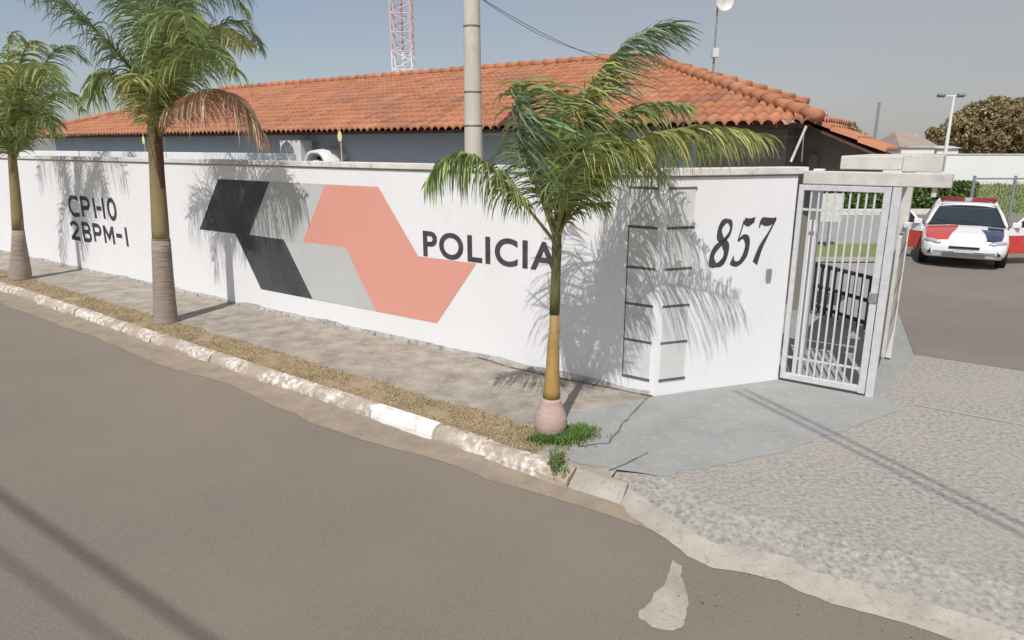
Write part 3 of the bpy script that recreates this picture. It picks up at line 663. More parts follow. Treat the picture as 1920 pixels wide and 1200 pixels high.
# ------------------------------------------------------------------ back of the yard
pl = empty('lawn_strip', G(1600, 478, -.3), 'strip of lawn with pale edging beyond the gate', 'lawn')
b = MB(); c4 = [G(1500, 492, -.3), G(1660, 492, -.3), G(1660, 462, -.3), G(1500, 462, -.3)]; prism(b, c4, -.32, -.22); b.build('turf', M['lawn'], pl)
b = MB()
for a_, c_ in ((c4[0], c4[1]), (c4[3], c4[2])): dd_ = (c_ - a_).normalized(); s_ = Vector((-dd_.y, dd_.x, 0)); b.box((a_ + c_) / 2 + CZ * .08, (dd_, s_, CZ), ((c_ - a_).length / 2, .06, .05))
b.build('edging', M['lip'], pl)
YB = 29.5
X0, XM, X1 = at(1520, 300, YB).x, at(1828, 300, YB).x, 60
def leafcloud(b, fn, n, sz, tint=(.6, 1.35)):
    for _ in range(n):
        p = fn(); a = Vector((random.gauss(0, 1), random.gauss(0, 1), random.gauss(0, 1))).normalized(); c = a.orthogonal().normalized(); s_ = sz * random.uniform(.6, 1.4); c.rotate(Matrix.Rotation(random.uniform(0, 6.28), 3, a)); d = a.cross(c)
        t = random.uniform(*tint); k = (t * random.uniform(.9, 1.15), t, t * random.uniform(.7, 1.1))
        b.poly([p - c * s_, p - d * s_ * .5, p + c * s_, p + d * s_ * .5], 0, k)
hg = empty('hedge', Vector(((X0 + XM) / 2, YB, -.3)), 'clipped dark green hedge before the white wall at the far side', 'hedge')
b = MB()
def hp():
    x = random.uniform(X0, XM); f = random.random()
    if f < .6: return Vector((x, YB - .45 + random.gauss(0, .06) + .1 * noise.noise((x * .8, 0, 0)), random.uniform(-.3, .92)))
    return Vector((x, YB + random.uniform(-.5, .5), .9 + random.gauss(0, .05) + .1 * noise.noise((x * .7, 5, 0))))
leafcloud(b, hp, 9000, .085); b.build('foliage', M['hedge'], hg, recalc=False)
b = MB(); b.box(Vector(((X0 + XM) / 2, YB, .28)), ((1, 0, 0), (0, 1, 0), CZ), ((XM - X0) / 2, .38, .55)); b.build('inner_growth', M['hedge'], hg)
bk = MB(); bk.poly([(XM + .05, YB - .6, -.297), (X1, YB - .6, -.297), (X1, YB + 3.4, .70), (XM + .05, YB + 3.4, .70)]); bk.build('grass_bank', M['lawn'])['kind'] = 'structure'
b = MB()
for _ in range(5000):
    x = random.uniform(XM, XM + 12); y = random.uniform(0, 4); blades(b, Vector((x, YB - .6 + y, -.3 + y * .25)), .13, .02, 1, .03)
tag(b.build('bank_grass', M['green_blade'], recalc=False), 'green grass growing on the far bank behind the patrol car', 'grass', kind='stuff')
b = MB(); b.box(Vector(((X0 + XM) / 2, YB - .75, -.2)), ((1, 0, 0), (0, 1, 0), CZ), ((XM - X0) / 2, .08, .12)); tag(b.build('low_kerb', M['plastic'], bevel=.01), kind='structure')
YW = 33.2; xa = at(1500, 300, YW).x
fw = empty('far_wall', Vector((20, YW, 0)), 'long plain white wall at the back of the car park', 'wall')
b = MB(); b.box(Vector(((xa + 70) / 2, YW + .1, .88)), ((1, 0, 0), (0, 1, 0), CZ), ((70 - xa) / 2, .1, 1.18)); b.build('wall_face', M['white'], fw)
b = MB(); b.box(Vector(((xa + 70) / 2, YW + .1, 2.082)), ((1, 0, 0), (0, 1, 0), CZ), ((70 - xa) / 2, .14, .02)); b.build('coping', M['coping'], fw)
# chain-link fence
YF = 24.0
fx = [at(1828, 330, YF).x + i * (at(1905, 330, YF).x - at(1828, 330, YF).x) for i in range(8)]
cf = empty('mesh_fence', Vector((fx[2], YF, -.3)), 'grey wire mesh fence on posts behind the patrol car', 'fence'); zt = at(1860, 335, YF).z
for x in fx:
    b = MB(); b.tube([(x, YF, -.3), (x, YF, zt + .1)], .05, 8); b.build('post', M['steel2'], cf)
b = MB(); b.tube([(fx[0], YF, zt), (fx[-1], YF, zt)], .028, 6); b.build('top_rail', M['steel2'], cf)
b = MB(); x = fx[0]
while x < fx[-1] - .3:
    for z in [-.25 + .14 * k for k in range(11)]:
        b.tube([(x, YF, z), (x + .14, YF, z + .14)], .0022, 3, cap=False); b.tube([(x + .14, YF, z), (x, YF, z + .14)], .0022, 3, cap=False)
    x += .14
    if x > fx[4]: break
b.build('mesh', M['steel2'], cf)
# houses, trees and poles beyond
def house(px0, px1, pe, pr, Y, label, wm, rm):
    xl, xr = at(px0, pe, Y).x, at(px1, pe, Y).x; ze, zr = at(px0, pe, Y).z, at(px0, pr, Y).z
    h_ = empty('house', Vector(((xl + xr) / 2, Y + 2, -.3)), label, 'house', 'houses beyond the far wall')
    b = MB(); b.box(Vector(((xl + xr) / 2, Y + 2.5, (ze - .3) / 2 - .03)), ((1, 0, 0), (0, 1, 0), CZ), ((xr - xl) / 2 - .25, 2.3, (ze + .3) / 2 - .03)); b.build('wall', M[wm], h_)
    b = MB(); w_ = (xr - xl); a = [Vector((xl, Y, ze)), Vector((xr, Y, ze)), Vector((xr, Y + 5, ze)), Vector((xl, Y + 5, ze))]; r0, r1 = Vector((xl + w_ * .25, Y + 2.5, zr)), Vector((xr - w_ * .25, Y + 2.5, zr))
    b.poly([a[0], a[1], r1, r0]); b.poly([a[1], a[2], r1]); b.poly([a[2], a[3], r0, r1]); b.poly([a[3], a[0], r0]); b.poly(a[::-1]); b.build('roof', M[rm], h_)
house(1688, 1762, 275, 246, 55, 'small house with a pale hipped roof behind the white slab', 'white', 'roof_far')
house(1755, 1806, 278, 268, 60, 'low white building left of the bushy tree', 'white', 'plastic')
house(1640, 1700, 281, 268, 58, 'dull brown low house roof right of the porch roof', 'bwall2', 'roof_far')
def bushtree(name, blobs, Y, n, label, cat, base_, grp=None, sz=.17):
    t = empty(name, base_, label, cat, grp); b = MB()
    tot = sum(r[3] ** 2 for r in blobs)
    for (x, y, z, r_) in blobs:
        k = int(n * r_ ** 2 / tot)
        def fn():
            while True:
                v = Vector((random.gauss(0, 1), random.gauss(0, 1), random.gauss(0, 1))).normalized(); 
                rr = r_ * (random.uniform(.55, 1.0) ** .5) * (1 + .35 * noise.noise(v * 2.3 + Vector((x, y, z))))
                if noise.noise(v * 3.1 + Vector((z, x, y))) > -.28: return Vector((x, y, z)) + Vector((v.x, v.y, v.z * .82)) * rr
        leafcloud(b, fn, k, sz, (.7, 1.25))
    b.build('crown', M['crown'], t, recalc=False)
    b = MB(); b.tube([base_, base_ + Vector((.1, 0, 1.5)), base_ + Vector((-.1, 0, 3.2))], [.35, .26, .2], 10)
    for (x, y, z, r_) in blobs[:7]: b.tube([base_ + CZ * 2.2, (base_ + CZ * 2.2).lerp(Vector((x, y, z)), .55) + CZ * .3, Vector((x, y, z))], [.16, .10, .04], 6)
    b.build('trunk', M['bark'], t)
Yt = 62
def T_(px, py, r_, dy=0): q = at(px, py, Yt + dy); return (q.x, q.y, q.z, r_)
bushtree('broadleaf_tree', [T_(1885, 232, 2.4), T_(1835, 232, 2.0, 1), T_(1865, 212, 1.7), T_(1800, 248, 1.7), T_(1768, 258, 1.15), T_(1900, 215, 1.6), T_(1920, 245, 2.2, 1), T_(1850, 258, 2.2), T_(1900, 272, 2.2), T_(1748, 248, .5), T_(1790, 232, .7)], Yt, 30000, 'large olive brown broadleaf tree standing beyond the far white wall', 'tree', Vector((at(1880, 272, Yt).x, Yt, -.3)))
bushtree('shrub', [T_(1975, 240, 2.2), T_(2010, 235, 2.4), T_(1955, 262, 1.8), T_(2050, 250, 2)], Yt, 9000, 'lower olive shrub at the right edge beyond the wall', 'tree', Vector((at(1990, 272, Yt).x, Yt, -.3)))
bushtree('bush', [(*at(1590, 245, 40)[:], .55), (*at(1575, 240, 40)[:], .45), (*at(1602, 256, 40)[:], .5)], 40, 1500, 'small grey green bush poking up behind the porch roof', 'bush', Vector((at(1590, 245, 40).x, 40, -.3)), sz=.12)
lp = at(1772, 290, 48); fl = empty('floodlight_pole', Vector((lp.x, 48, -.3)), 'pale floodlight pole with two lamps before the bushy tree', 'light pole')
zt = at(1772, 180, 48).z; b = MB(); b.tube([Vector((lp.x, 48, -.3)), Vector((lp.x, 48, zt))], [.14, .08], 10); b.build('pole', M['mast_white'], fl)
b = MB(); xa_, xb_ = at(1763, 178, 48).x, at(1800, 178, 48).x; b.tube([(xa_, 48, zt), (xb_, 48, zt)], .04, 6); b.build('crossbar', M['mast_white'], fl)
for x in (xa_, xb_):
    b = MB(); b.box(Vector((x, 47.85, zt + .04)), ((1, 0, 0), (0, .9, -.4), (0, .4, .9)), (.24, .16, .09)); b.build('lamp_head', M['skin'], fl, bevel=.02)
q = at(1637, 285, 45); b = MB(); b.tube([Vector((q.x, 45, -.3)), Vector((q.x, 45, at(1637, 192, 45).z))], [.11, .085], 8); tag(b.build('wooden_pole', M['skin'], origin=Vector((q.x, 45, -.3))), 'thin dark pole standing alone against the sky right of the roof', 'pole')

# ------------------------------------------------------------------ patrol car
cp = G(1801, 505, -.296); fdir = (Vector((0, 0, 0)) - Vector((cp.x, cp.y, 0))).normalized(); fdir = (Matrix.Rotation(R(2), 3, 'Z') @ fdir)
side = Vector((fdir.y, -fdir.x, 0))                              # the car's right hand
cc = cp - fdir * 2.12
car = empty('patrol_car', cc, 'white police car with red and navy bonnet panels and both front doors open', 'car')
def CP(x, y, z): return cc + side * x + fdir * y + CZ * z        # x: car's right, y: forwards
HW = .90
def lerpT(tab, y):
    for (a, *va), (b_, *vb) in zip(tab, tab[1:]):
        if y <= b_: f = (y - a) / (b_ - a); return [p + (q_ - p) * f for p, q_ in zip(va, vb)]
    return list(tab[-1][1:])
tab = [(-2.15, .62, .50, .80), (-2.05, .80, .28, .92), (-1.6, .88, .22, .95), (-.8, HW, .20, .93), (.2, HW, .20, .92), (.85, HW, .20, .90), (1.25, .89, .21, .83), (1.65, .87, .22, .755), (1.92, .82, .24, .67), (2.06, .73, .27, .60), (2.12, .60, .34, .52)]
ys = [-2.15, -2.1, -2.0, -1.8, -1.4, -.9, -.4, .1, .5, .8] + [.9 + .0175 * i for i in range(70)]
b = MB(); rows = []
for y in ys:
    hw, zb, zt_ = lerpT(tab, y); half = []
    N1 = 40
    for i in range(N1 + 1): f = i / N1; half.append((hw * .86 * f, zt_ + .035 * (1 - f * f) - .01 * f))
    half += [(hw * .93, zt_ - .03), (hw * .975, zt_ - .08), (hw, zt_ - .2), (hw * .995, (zb + zt_) / 2 - .06), (hw * .97, zb + .08), (hw * .90, zb), (0, zb - .01)]
    rows.append([b.vert(CP(x, y, z)) for x, z in half] + [b.vert(CP(-x, y, z)) for x, z in half[::-1][1:-1]])
nh = N1 + 8
for r0, r1, ya in zip(rows, rows[1:], ys):
    n = len(r0)
    for i in range(n):
        j = (i + 1) % n; mi = 0
        xs = i if i < nh else n - i
        x = (i / N1 if i <= N1 else -(n - i) / N1 if (n - i) <= N1 else 9)
        if abs(x) <= 1.01 and 1.0 < ya < 1.98:
            if x > 0:                                              # car's right = viewer's left
                if x > .30 + (1.98 - ya) * -.12 + .25 * max(0, (ya - 1.3)): mi = 1
            elif -x > .36 + .52 * (ya - 1.05) * .55 + (.25 if ya < 1.25 and -x < .6 else 0): mi = 2
        b.face([r0[i], r0[j], r1[j], r1[i]], mi)
b.face(rows[0], 0); b.face(rows[-1][::-1], 0)
b.build('body', [M['car_white'], M['car_red'], M['car_navy']], car, smooth=True)
# greenhouse: dark glass volume, white roof, pillars
gb = [(.78, .92, .92), (.80, -1.55, .93)]; gt = [(.56, .12, 1.36), (.55, -.95, 1.36)]
b = MB(); c_ = {}
lo = [CP(sx * .80, yy, .90) for sx, yy in ((-1, .95), (1, .95), (1, -1.6), (-1, -1.6))]; hi = [CP(sx * .58, yy, 1.345) for sx, yy in ((-1, .18), (1, .18), (1, -1.0), (-1, -1.0))]
for i in range(4): b.poly([lo[i], lo[(i + 1) % 4], hi[(i + 1) % 4], hi[i]])
b.poly(hi); b.build('windows', M['glass'], car)
b = MB(); N2 = 10; gr = []
for j in range(9):
    f = j / 8; yy = .26 - 1.34 * f; zz = 1.365 + .045 * math.sin(math.pi * min(1, f * 1.1 + .0)); gr.append([b.vert(CP(-.61 + 1.22 * i / N2, yy, zz - .05 * (abs(2 * i / N2 - 1)) ** 3)) for i in range(N2 + 1)])
for j in range(8):
    for i in range(N2): b.face([gr[j][i], gr[j][i + 1], gr[j + 1][i + 1], gr[j + 1][i]])
ob = b.build('roof', M['car_white'], car, smooth=True); sm = ob.modifiers.new('solid', 'SOLIDIFY'); sm.thickness = .04; sm.offset = -1
b = MB()
for sx in (-1, 1):
    b.tube([CP(sx * .82, .98, .90), CP(sx * .71, .58, 1.15), CP(sx * .595, .2, 1.36)], .036, 8); b.tube([CP(sx * .84, -.15, .9), CP(sx * .61, -.2, 1.35)], .04, 8); b.tube([CP(sx * .82, -1.65, .9), CP(sx * .6, -1.0, 1.36)], .06, 8)
    b.tube([CP(sx * .60, .22, 1.352), CP(sx * .60, -1.02, 1.352)], .035, 8)
b.tube([CP(-.62, .23, 1.365), CP(.62, .23, 1.365)], .028, 8)
b.build('pillar', M['car_white'], car, smooth=True)
b = MB(); b.tube([CP(-.6, -.15, 1.455), CP(.6, -.15, 1.455)], .055, 10); b.tube([CP(-.55, -.15, 1.42), CP(-.55, -.15, 1.36)], .02, 6); b.tube([CP(.55, -.15, 1.42), CP(.55, -.15, 1.36)], .02, 6)
lb = b.build('light_bar', M['red_lens'], car, smooth=True)
b = MB(); b.tube([CP(-.07, -.15, 1.456), CP(.07, -.15, 1.456)], .058, 10); b.build('speaker', M['rim'], lb)
for sx in (-1, 1):
    b = MB(); pts = []
    for i in range(9):
        f = i / 8; pts.append(CP(sx * (.46 + .34 * f), 2.075 - .20 * f ** 1.6, .585 + .05 * f)) 
    b.tube(pts, [.02, .04, .052, .058, .06, .06, .055, .045, .02], 8); b.build('headlight', M['lens'], car, smooth=True)
    b = MB(); b.box(CP(sx * .56, 2.075, .37), (side, fdir - side * sx * .25, CZ), (.15, .02, .03)); b.build('fog_recess', M['black'], car)
b = MB(); b.tube([CP(-.80, 1.0, .925), CP(.80, 1.0, .925)], .012, 6); b.tube([CP(-.45, 1.0, .93), CP(.1, .80, 1.02)], .008, 5); b.tube([CP(.15, 1.0, .93), CP(.6, .80, 1.01)], .008, 5); b.build('wiper', M['black'], car)
b = MB(); b.box(CP(0, 2.115, .50), (side, fdir, CZ), (.30, .012, .025)); b.build('grille', M['black'], car)
b = MB(); b.box(CP(0, 2.13, .33), (side, fdir, CZ), (.42, .012, .045)); b.build('lower_intake', M['grille'], car)
b = MB(); b.box(CP(0, 2.145, .42), (side, fdir, CZ), (.20, .006, .035)); b.build('number_plate', M['steel'], car, bevel=.002)
for sx in (-1, 1):
    for yy in (1.28, -1.3):
        wh = MB(); wh.tube([CP(sx * .69, yy, .30), CP(sx * .885, yy, .30)], .305, 28); to = wh.build('wheel', M['tyre'], car, smooth=False, bevel=.02)
        wh = MB(); wh.tube([CP(sx * .87, yy, .30), CP(sx * .893, yy, .30)], .19, 20); wh.build('rim', M['rim'], to)
    b = MB(); b.box(CP(sx * .903, .25, .62), (fdir, CZ, side), (.55, .27, .004)); b.build('door_opening', M['black'], car)
    # open front door, hinged behind the wheel arch
    hg_ = CP(sx * .92, .86, 0); ang = R(52); dv = (-fdir * math.cos(ang) + side * sx * math.sin(ang)).normalized(); nv = Vector((-dv.y, dv.x, 0))
    def dp(s_, z, o_=0): return hg_ + dv * s_ + nv * o_ + CZ * z
    b = MB(); out = [(.02, .28), (.98, .28), (1.02, .45), (1.02, .86), (.0, .84), (-.0, .45)]
    f0 = [b.vert(dp(s_, z, .03)) for s_, z in out]; f1 = [b.vert(dp(s_, z, -.03)) for s_, z in out]
    b.face(f0); b.face(f1[::-1])
    for i in range(6): b.face([f0[i], f0[(i + 1) % 6], f1[(i + 1) % 6], f1[i]])
    dr = b.build('door', M['car_red'], car, bevel=.015)
    b = MB(); b.tube([dp(.0, .86), dp(.30, 1.12), dp(.62, 1.32), dp(.95, 1.33), dp(1.02, 1.1), dp(1.02, .86)], .03, 8); b.tube([dp(0, .86), dp(1.02, .88)], .022, 6); b.build('window_frame', M['car_white'], dr, smooth=True)
    b = MB(); b.box(dp(.5, .79, 0), (dv, nv, CZ), (.53, .034, .085)); b.build('white_band', M['car_white'], dr, bevel=.004)
    b = MB(); cx = [dp(.46 + .11 * math.cos(t * .5236), .60 + .11 * math.sin(t * .5236), .033) for t in range(12)]; b.poly(cx); cx = [dp(.46 + .11 * math.cos(t * .5236), .60 + .11 * math.sin(t * .5236), -.033) for t in range(12)]; b.poly(cx); b.build('round_emblem', M['car_white'], dr)
    b = MB(); q0 = [dp(.06, .88), dp(.31, 1.10), dp(.62, 1.30), dp(.94, 1.31), dp(1.0, 1.08), dp(1.0, .89)]; b.poly(q0); b.build('glass', M['glass'], dr)
    b = MB(); b.box(dp(.12, .95, 0) + fdir * .06, (side, fdir, CZ), (.09, .045, .065)); b.build('mirror', M['car_white'], dr, bevel=.02)

# ------------------------------------------------------------------ palms
def frond(name, pts, parent, mt='leaf', rm='rachis', n=85, ll=.5, wind=Vector((0, 0, 0)), droop=.9, r0=.016, bare=.26, wd=.0088, fwd=.4, plume=.35, tintr=(.6, 1.45)):
    c = crspline(pts, 40); L = [0]
    for a, b_ in zip(c, c[1:]): L.append(L[-1] + (b_ - a).length)
    tot = L[-1]; b = MB(); b.tube(c[::2], [r0 * (1 - .85 * i / 20) for i in range(21)], 6, mi=1)
    def sample(s_):
        for i in range(40):
            if L[i + 1] >= s_: f = (s_ - L[i]) / max(1e-6, L[i + 1] - L[i]); return c[i].lerp(c[i + 1], f), (c[i + 1] - c[i]).normalized()
        return c[-1], (c[-1] - c[-2]).normalized()
    for k in range(n):
        f = bare + (1 - bare) * (k + random.random()) / n; p, t = sample(f * tot)
        sd_ = t.cross(CZ)
        if sd_.length < .15: sd_ = t.cross(Vector((.3, 1, 0)))
        sd_.normalize(); upv = sd_.cross(t)
        env = (.45 + .55 * min(1, (f - bare) / .35)) * (1 - .55 * max(0, (f - .6) / .4) ** 1.5)
        for sg in (-1, 1):
            l_ = ll * env * random.uniform(.75, 1.12)
            d0 = (sd_ * sg * random.uniform(.7, 1.0) + t * (fwd + random.uniform(-.12, .3)) + upv * random.uniform(-plume, plume * 1.2)).normalized()
            g_ = -CZ * droop * random.uniform(.75, 1.3) + wind * random.uniform(.7, 1.3)
            seg = 4; q = p.copy(); d = d0.copy(); wv = wd * random.uniform(.8, 1.25); tw = random.uniform(-.6, .6)
            cr = (random.gauss(0, .12)); tt = random.uniform(*tintr); tc2 = (tt * (1 + cr * .7), tt, tt * (1 - cr))
            prev = None
            for s2 in range(seg + 1):
                x = s2 / seg; ax = d.cross(Vector((math.sin(tw * 3), math.cos(tw * 3), .4))).normalized(); wc = wv * (1 - x ** 2.2 * .93)
                cur = (b.vert(q - ax * wc), b.vert(q + ax * wc))
                if prev: b.face([prev[0], prev[1], cur[1], cur[0]], 0, tc2)
                prev = cur
                d = (d + g_ * (.42 * (x + .25))).normalized(); q = q + d * l_ / seg
    return b.build(name, [M[mt], M[rm]], parent, recalc=False)
def pxpath(lst, Y): return [at(x, y, Y + dy) for x, y, dy in lst]
def lathe_trunk(parent, name, prof, axis, mt, seg=20, rings=0):
    b = MB(); pts = []; rd = []
    for z, r_ in prof:
        pts.append(axis(z)); rd.append(r_)
    b.tube(pts, rd, seg); return b.build(name, M[mt], parent, smooth=True)

# --- nearest palm at the kerb
p3 = G(1031, 812); Y3 = p3.y
palm = empty('palm_tree', p3, 'young palm with a round swollen base at the end of the kerb', 'palm tree', 'palms planted along the kerb')
zz3 = lambda py: at(1040, py, Y3).z
def ax3(z): f = max(0, min(1, z / 1.7)); return p3 + Vector((.035 * f ** .8, 0, z))
pr = [(-.05, .09), (.0, .115), (.05, .143), (.12, .152), (.19, .138), (.25, .108), (.31, .086), (.34, .082)]
lathe_trunk(palm, 'swollen_base', pr, ax3, 'trunk_ball')
lathe_trunk(palm, 'stem', [(.33, .080), (.42, .074), (.60, .060), (.85, .052), (.92, .047), (.93, .043), (1.15, .040)], ax3, 'shaft2')
lathe_trunk(palm, 'crownshaft', [(1.10, .045), (1.3, .042), (1.5, .040), (1.65, .042), (1.78, .038), (1.9, .025)], ax3, 'shaft3')
for z, a in ((.93, .3), (1.15, 2.2), (.62, 4.0)):
    b = MB(); q = ax3(z) + Vector((math.cos(a), math.sin(a), 0)) * .035; b.tube([q, q + Vector((math.cos(a) * .03, math.sin(a) * .03, .07))], [.02, .004], 6); b.build('sheath_flap', M['shaft2'], palm)
W3 = Vector((.85, .0, 0)); kw = dict(parent=palm)
F = lambda lst, **k: frond('frond', pxpath(lst, Y3), palm, **k)
F([(1038, 450, 0), (985, 385, -.1), (930, 320, -.2), (875, 288, -.25), (830, 300, -.25), (803, 340, -.25)], ll=.55, n=120, droop=2.6, wind=Vector((.05, 0, 0)), fwd=.15, plume=.3)
F([(1042, 440, 0), (1072, 310, .1), (1105, 200, .1), (1150, 115, .1), (1205, 65, .05), (1270, 50, 0)], ll=.78, n=105, droop=.8, wind=Vector((.9, 0, 0)), mt='leaf_d', fwd=.15, plume=.2)
F([(1040, 445, 0), (1008, 350, -.1), (980, 250, -.1), (963, 165, -.1)], ll=.95, n=74, droop=1.05, wind=Vector((.75, 0, 0)), fwd=.1, plume=.2, mt='leaf_d', bare=.38)
F([(1040, 440, 0), (1022, 340, -.05), (1002, 240, -.05), (985, 150, -.1)], ll=.85, n=62, droop=.95, wind=Vector((.8, 0, 0)), fwd=.1, plume=.25, bare=.36)
F([(1040, 430, 0), (1045, 340, .1), (1048, 250, .15), (1060, 180, .2)], ll=.68, n=55, droop=1.0, wind=Vector((.6, 0, 0)), fwd=.2, plume=.3)
F([(1043, 430, 0), (1065, 330, -.05), (1085, 230, -.1), (1115, 150, -.1), (1150, 105, -.1)], ll=.66, n=100, droop=1.0, wind=Vector((.6, 0, 0)), mt='leaf_y', fwd=.2)
F([(1044, 440, 0), (1100, 345, -.1), (1180, 270, -.15), (1270, 243, -.15), (1350, 238, -.1), (1430, 255, 0)], ll=.54, n=120, droop=2.2, wind=Vector((.25, 0, 0)), mt='leaf_y', fwd=.35)
F([(1044, 445, 0), (1085, 370, .15), (1140, 300, .25), (1210, 262, .3), (1290, 255, .3), (1340, 275, .3)], ll=.52, n=105, droop=2.4, wind=Vector((.1, 0, 0)), fwd=.3)
F([(1044, 445, 0), (1080, 375, .25), (1130, 320, .4), (1200, 300, .5), (1250, 330, .55)], ll=.46, n=62, droop=1.8, wind=Vector((.1, 0, 0)), fwd=.3)
F([(1042, 440, 0), (1070, 350, -.3), (1095, 290, -.5), (1110, 250, -.6)], ll=.55, n=50, droop=1.2, wind=Vector((.5, 0, 0)), fwd=.2)
F([(1040, 440, 0), (1020, 370, .3), (1005, 300, .5), (1010, 240, .6), (1040, 210, .7)], ll=.58, n=58, droop=1.2, wind=Vector((.6, 0, 0)), mt='leaf_d', fwd=.2)
F([(1044, 440, 0), (1090, 330, .2), (1140, 240, .3), (1210, 200, .35), (1290, 200, .3)], ll=.5, n=90, droop=1.5, wind=Vector((.45, 0, 0)), fwd=.2)
F([(1044, 450, 0), (1062, 415, -.05), (1095, 385, -.1), (1140, 380, -.1)], ll=.28, n=35, droop=1.6, wind=Vector((.1, 0, 0)))
F([(1042, 440, 0), (1060, 380, -.1), (1090, 310, -.2), (1140, 262, -.25), (1200, 275, -.25)], ll=.52, n=90, droop=1.7, wind=Vector((.3, 0, 0)), mt='leaf_y', fwd=.3)
F([(1042, 440, 0), (1050, 385, .1), (1070, 330, .2), (1110, 300, .3)], ll=.5, n=60, droop=1.6, wind=Vector((.2, 0, 0)), fwd=.3)

# --- tall palm in front of the emblem
p2 = G(311, 604); Y2 = p2.y
palm2 = empty('palm_tree', p2, 'tall palm with thick grey trunk and one dead brown frond left of the emblem', 'palm tree', 'palms planted along the kerb')
def ax2(z): f = z / 3.0; return p2 + Vector((-.005 * f, 0, z)) + Vector(((at(300, 300, Y2).x - at(311, 604, Y2).x) * min(1, max(0, f)), 0, 0))
lathe_trunk(palm2, 'trunk', [(-.05, .18), (.03, .172), (.12, .160), (.35, .148), (.7, .136), (1.05, .127), (1.2, .122)], ax2, 'trunk_low')
b = MB()
for i in range(14):
    z = .12 + i * .083; r_ = .158 - .030 * z + .001 - (.0 if z > .15 else -.004); z += random.uniform(-.03, .03); b.tube([ax2(z - .005), ax2(z + .003)], [r_ + .002, r_ - .001], 24)
b.build('leaf_scar_ring', M['trunk_low'], palm2)
lathe_trunk(palm2, 'crownshaft', [(1.18, .112), (1.35, .114), (1.7, .106), (2.1, .096), (2.5, .09), (2.8, .082), (3.05, .07), (3.3, .05)], ax2, 'shaft')
b = MB()
cur = []
for i in range(10):
    z = 1.92 + i * .11; rr = .101 - (z - 1.9) * .018 + .005; row = []
    for k in range(7): sw = .35 + .65 * math.sin(math.pi * (i + .6) / 10.2); a = -.45 + (-.7 + k * .233) * sw + .06 * math.sin(i * 2.1); row.append(b.vert(ax2(z) + Vector((math.cos(a) * rr, math.sin(a) * rr, 0))))
    if cur:
        for k in range(6): b.face([cur[k], cur[k + 1], row[k + 1], row[k]])
    cur = row
b.build('dead_sheath', M['brownpatch'], palm2, smooth=True)
F = lambda lst, **k: frond('frond', pxpath(lst, Y2), palm2, **{**dict(r0=.026, wd=.0105), 'bare': .14, **k, 'n': int(k.get('n', 80) * 1.25), 'droop': k.get('droop', 1) * 1.3})
F([(298, 250, 0), (268, 165, -.2), (215, 92, -.4), (150, 28, -.5), (80, -25, -.6), (20, -40, -.6)], ll=.72, n=110, droop=.9, mt='leaf_d', wind=Vector((.1, 0, 0)))
F([(298, 260, 0), (265, 190, -.2), (225, 145, -.3), (190, 140, -.4), (172, 185, -.4)], ll=.58, n=75, droop=1.2, mt='leaf')
F([(306, 245, 0), (340, 195, -.25), (392, 168, -.45), (445, 186, -.5), (494, 250, -.45)], ll=.75, n=150, droop=1.9, mt='leaf_b', rm='rachis_b', fwd=.3, plume=.15, tintr=(.55, 1.4))
F([(304, 250, 0), (335, 120, -.2), (380, 60, -.4), (425, 55, -.5), (460, 85, -.6)], ll=.60, n=90, droop=1.0, mt='leaf_y')
F([(304, 250, 0), (350, 120, .3), (410, 50, .5), (460, 45, .6), (488, 90, .6)], ll=.55, n=85, droop=1.0, mt='leaf_d')
F([(302, 250, 0), (300, 120, -.5), (315, 40, -.9), (340, 20, -1.3), (350, 60, -1.5)], ll=.6, n=80, droop=1.2)
F([(304, 240, 0), (325, 60, .1), (370, -60, .2), (440, -110, .3), (500, -90, .3)], ll=.65, n=85, droop=1.1, mt='leaf_d')
F([(302, 240, 0), (300, 50, .3), (280, -80, .5), (240, -140, .6), (190, -130, .7)], ll=.65, n=85, droop=1.1)
F([(304, 250, 0), (330, 150, .5), (355, 90, .9), (395, 60, 1.3), (430, 80, 1.6)], ll=.6, n=80, droop=1.1, mt='leaf_d')
F([(300, 240, 0), (285, 110, .4), (265, 20, .7), (225, -30, 1.0), (170, -40, 1.2)], ll=.6, n=75, droop=1.1, mt='leaf')
F([(303, 250, 0), (305, 160, 0), (330, 60, 0), (345, -30, .05), (400, -60, .1)], ll=.6, n=80, droop=1.2)
F([(300, 255, 0), (290, 210, -.3), (270, 160, -.5), (262, 140, -.7), (250, 150, -.9)], ll=.5, n=60, droop=1.2, mt='leaf_y')

F([(302, 240, 0), (290, 60, -.3), (265, -60, -.5), (225, -110, -.6), (170, -110, -.7)], ll=.65, n=95, droop=1.3, mt='leaf_d')
F([(303, 240, 0), (315, 60, -.4), (350, -40, -.7), (400, -60, -.9), (450, -20, -1.1)], ll=.65, n=95, droop=1.4, mt='leaf_d')
F([(303, 240, 0), (320, 30, .4), (365, -20, .6), (420, -20, .7), (465, 20, .8)], ll=.62, n=95, droop=1.5)
F([(302, 240, 0), (300, 90, .3), (305, 10, .5), (330, -20, .6), (370, -20, .7)], ll=.6, n=90, droop=1.5, mt='leaf_d')
F([(303, 245, 0), (320, 150, -.5), (350, 100, -.9), (400, 95, -1.1), (440, 130, -1.2)], ll=.6, n=90, droop=1.5)

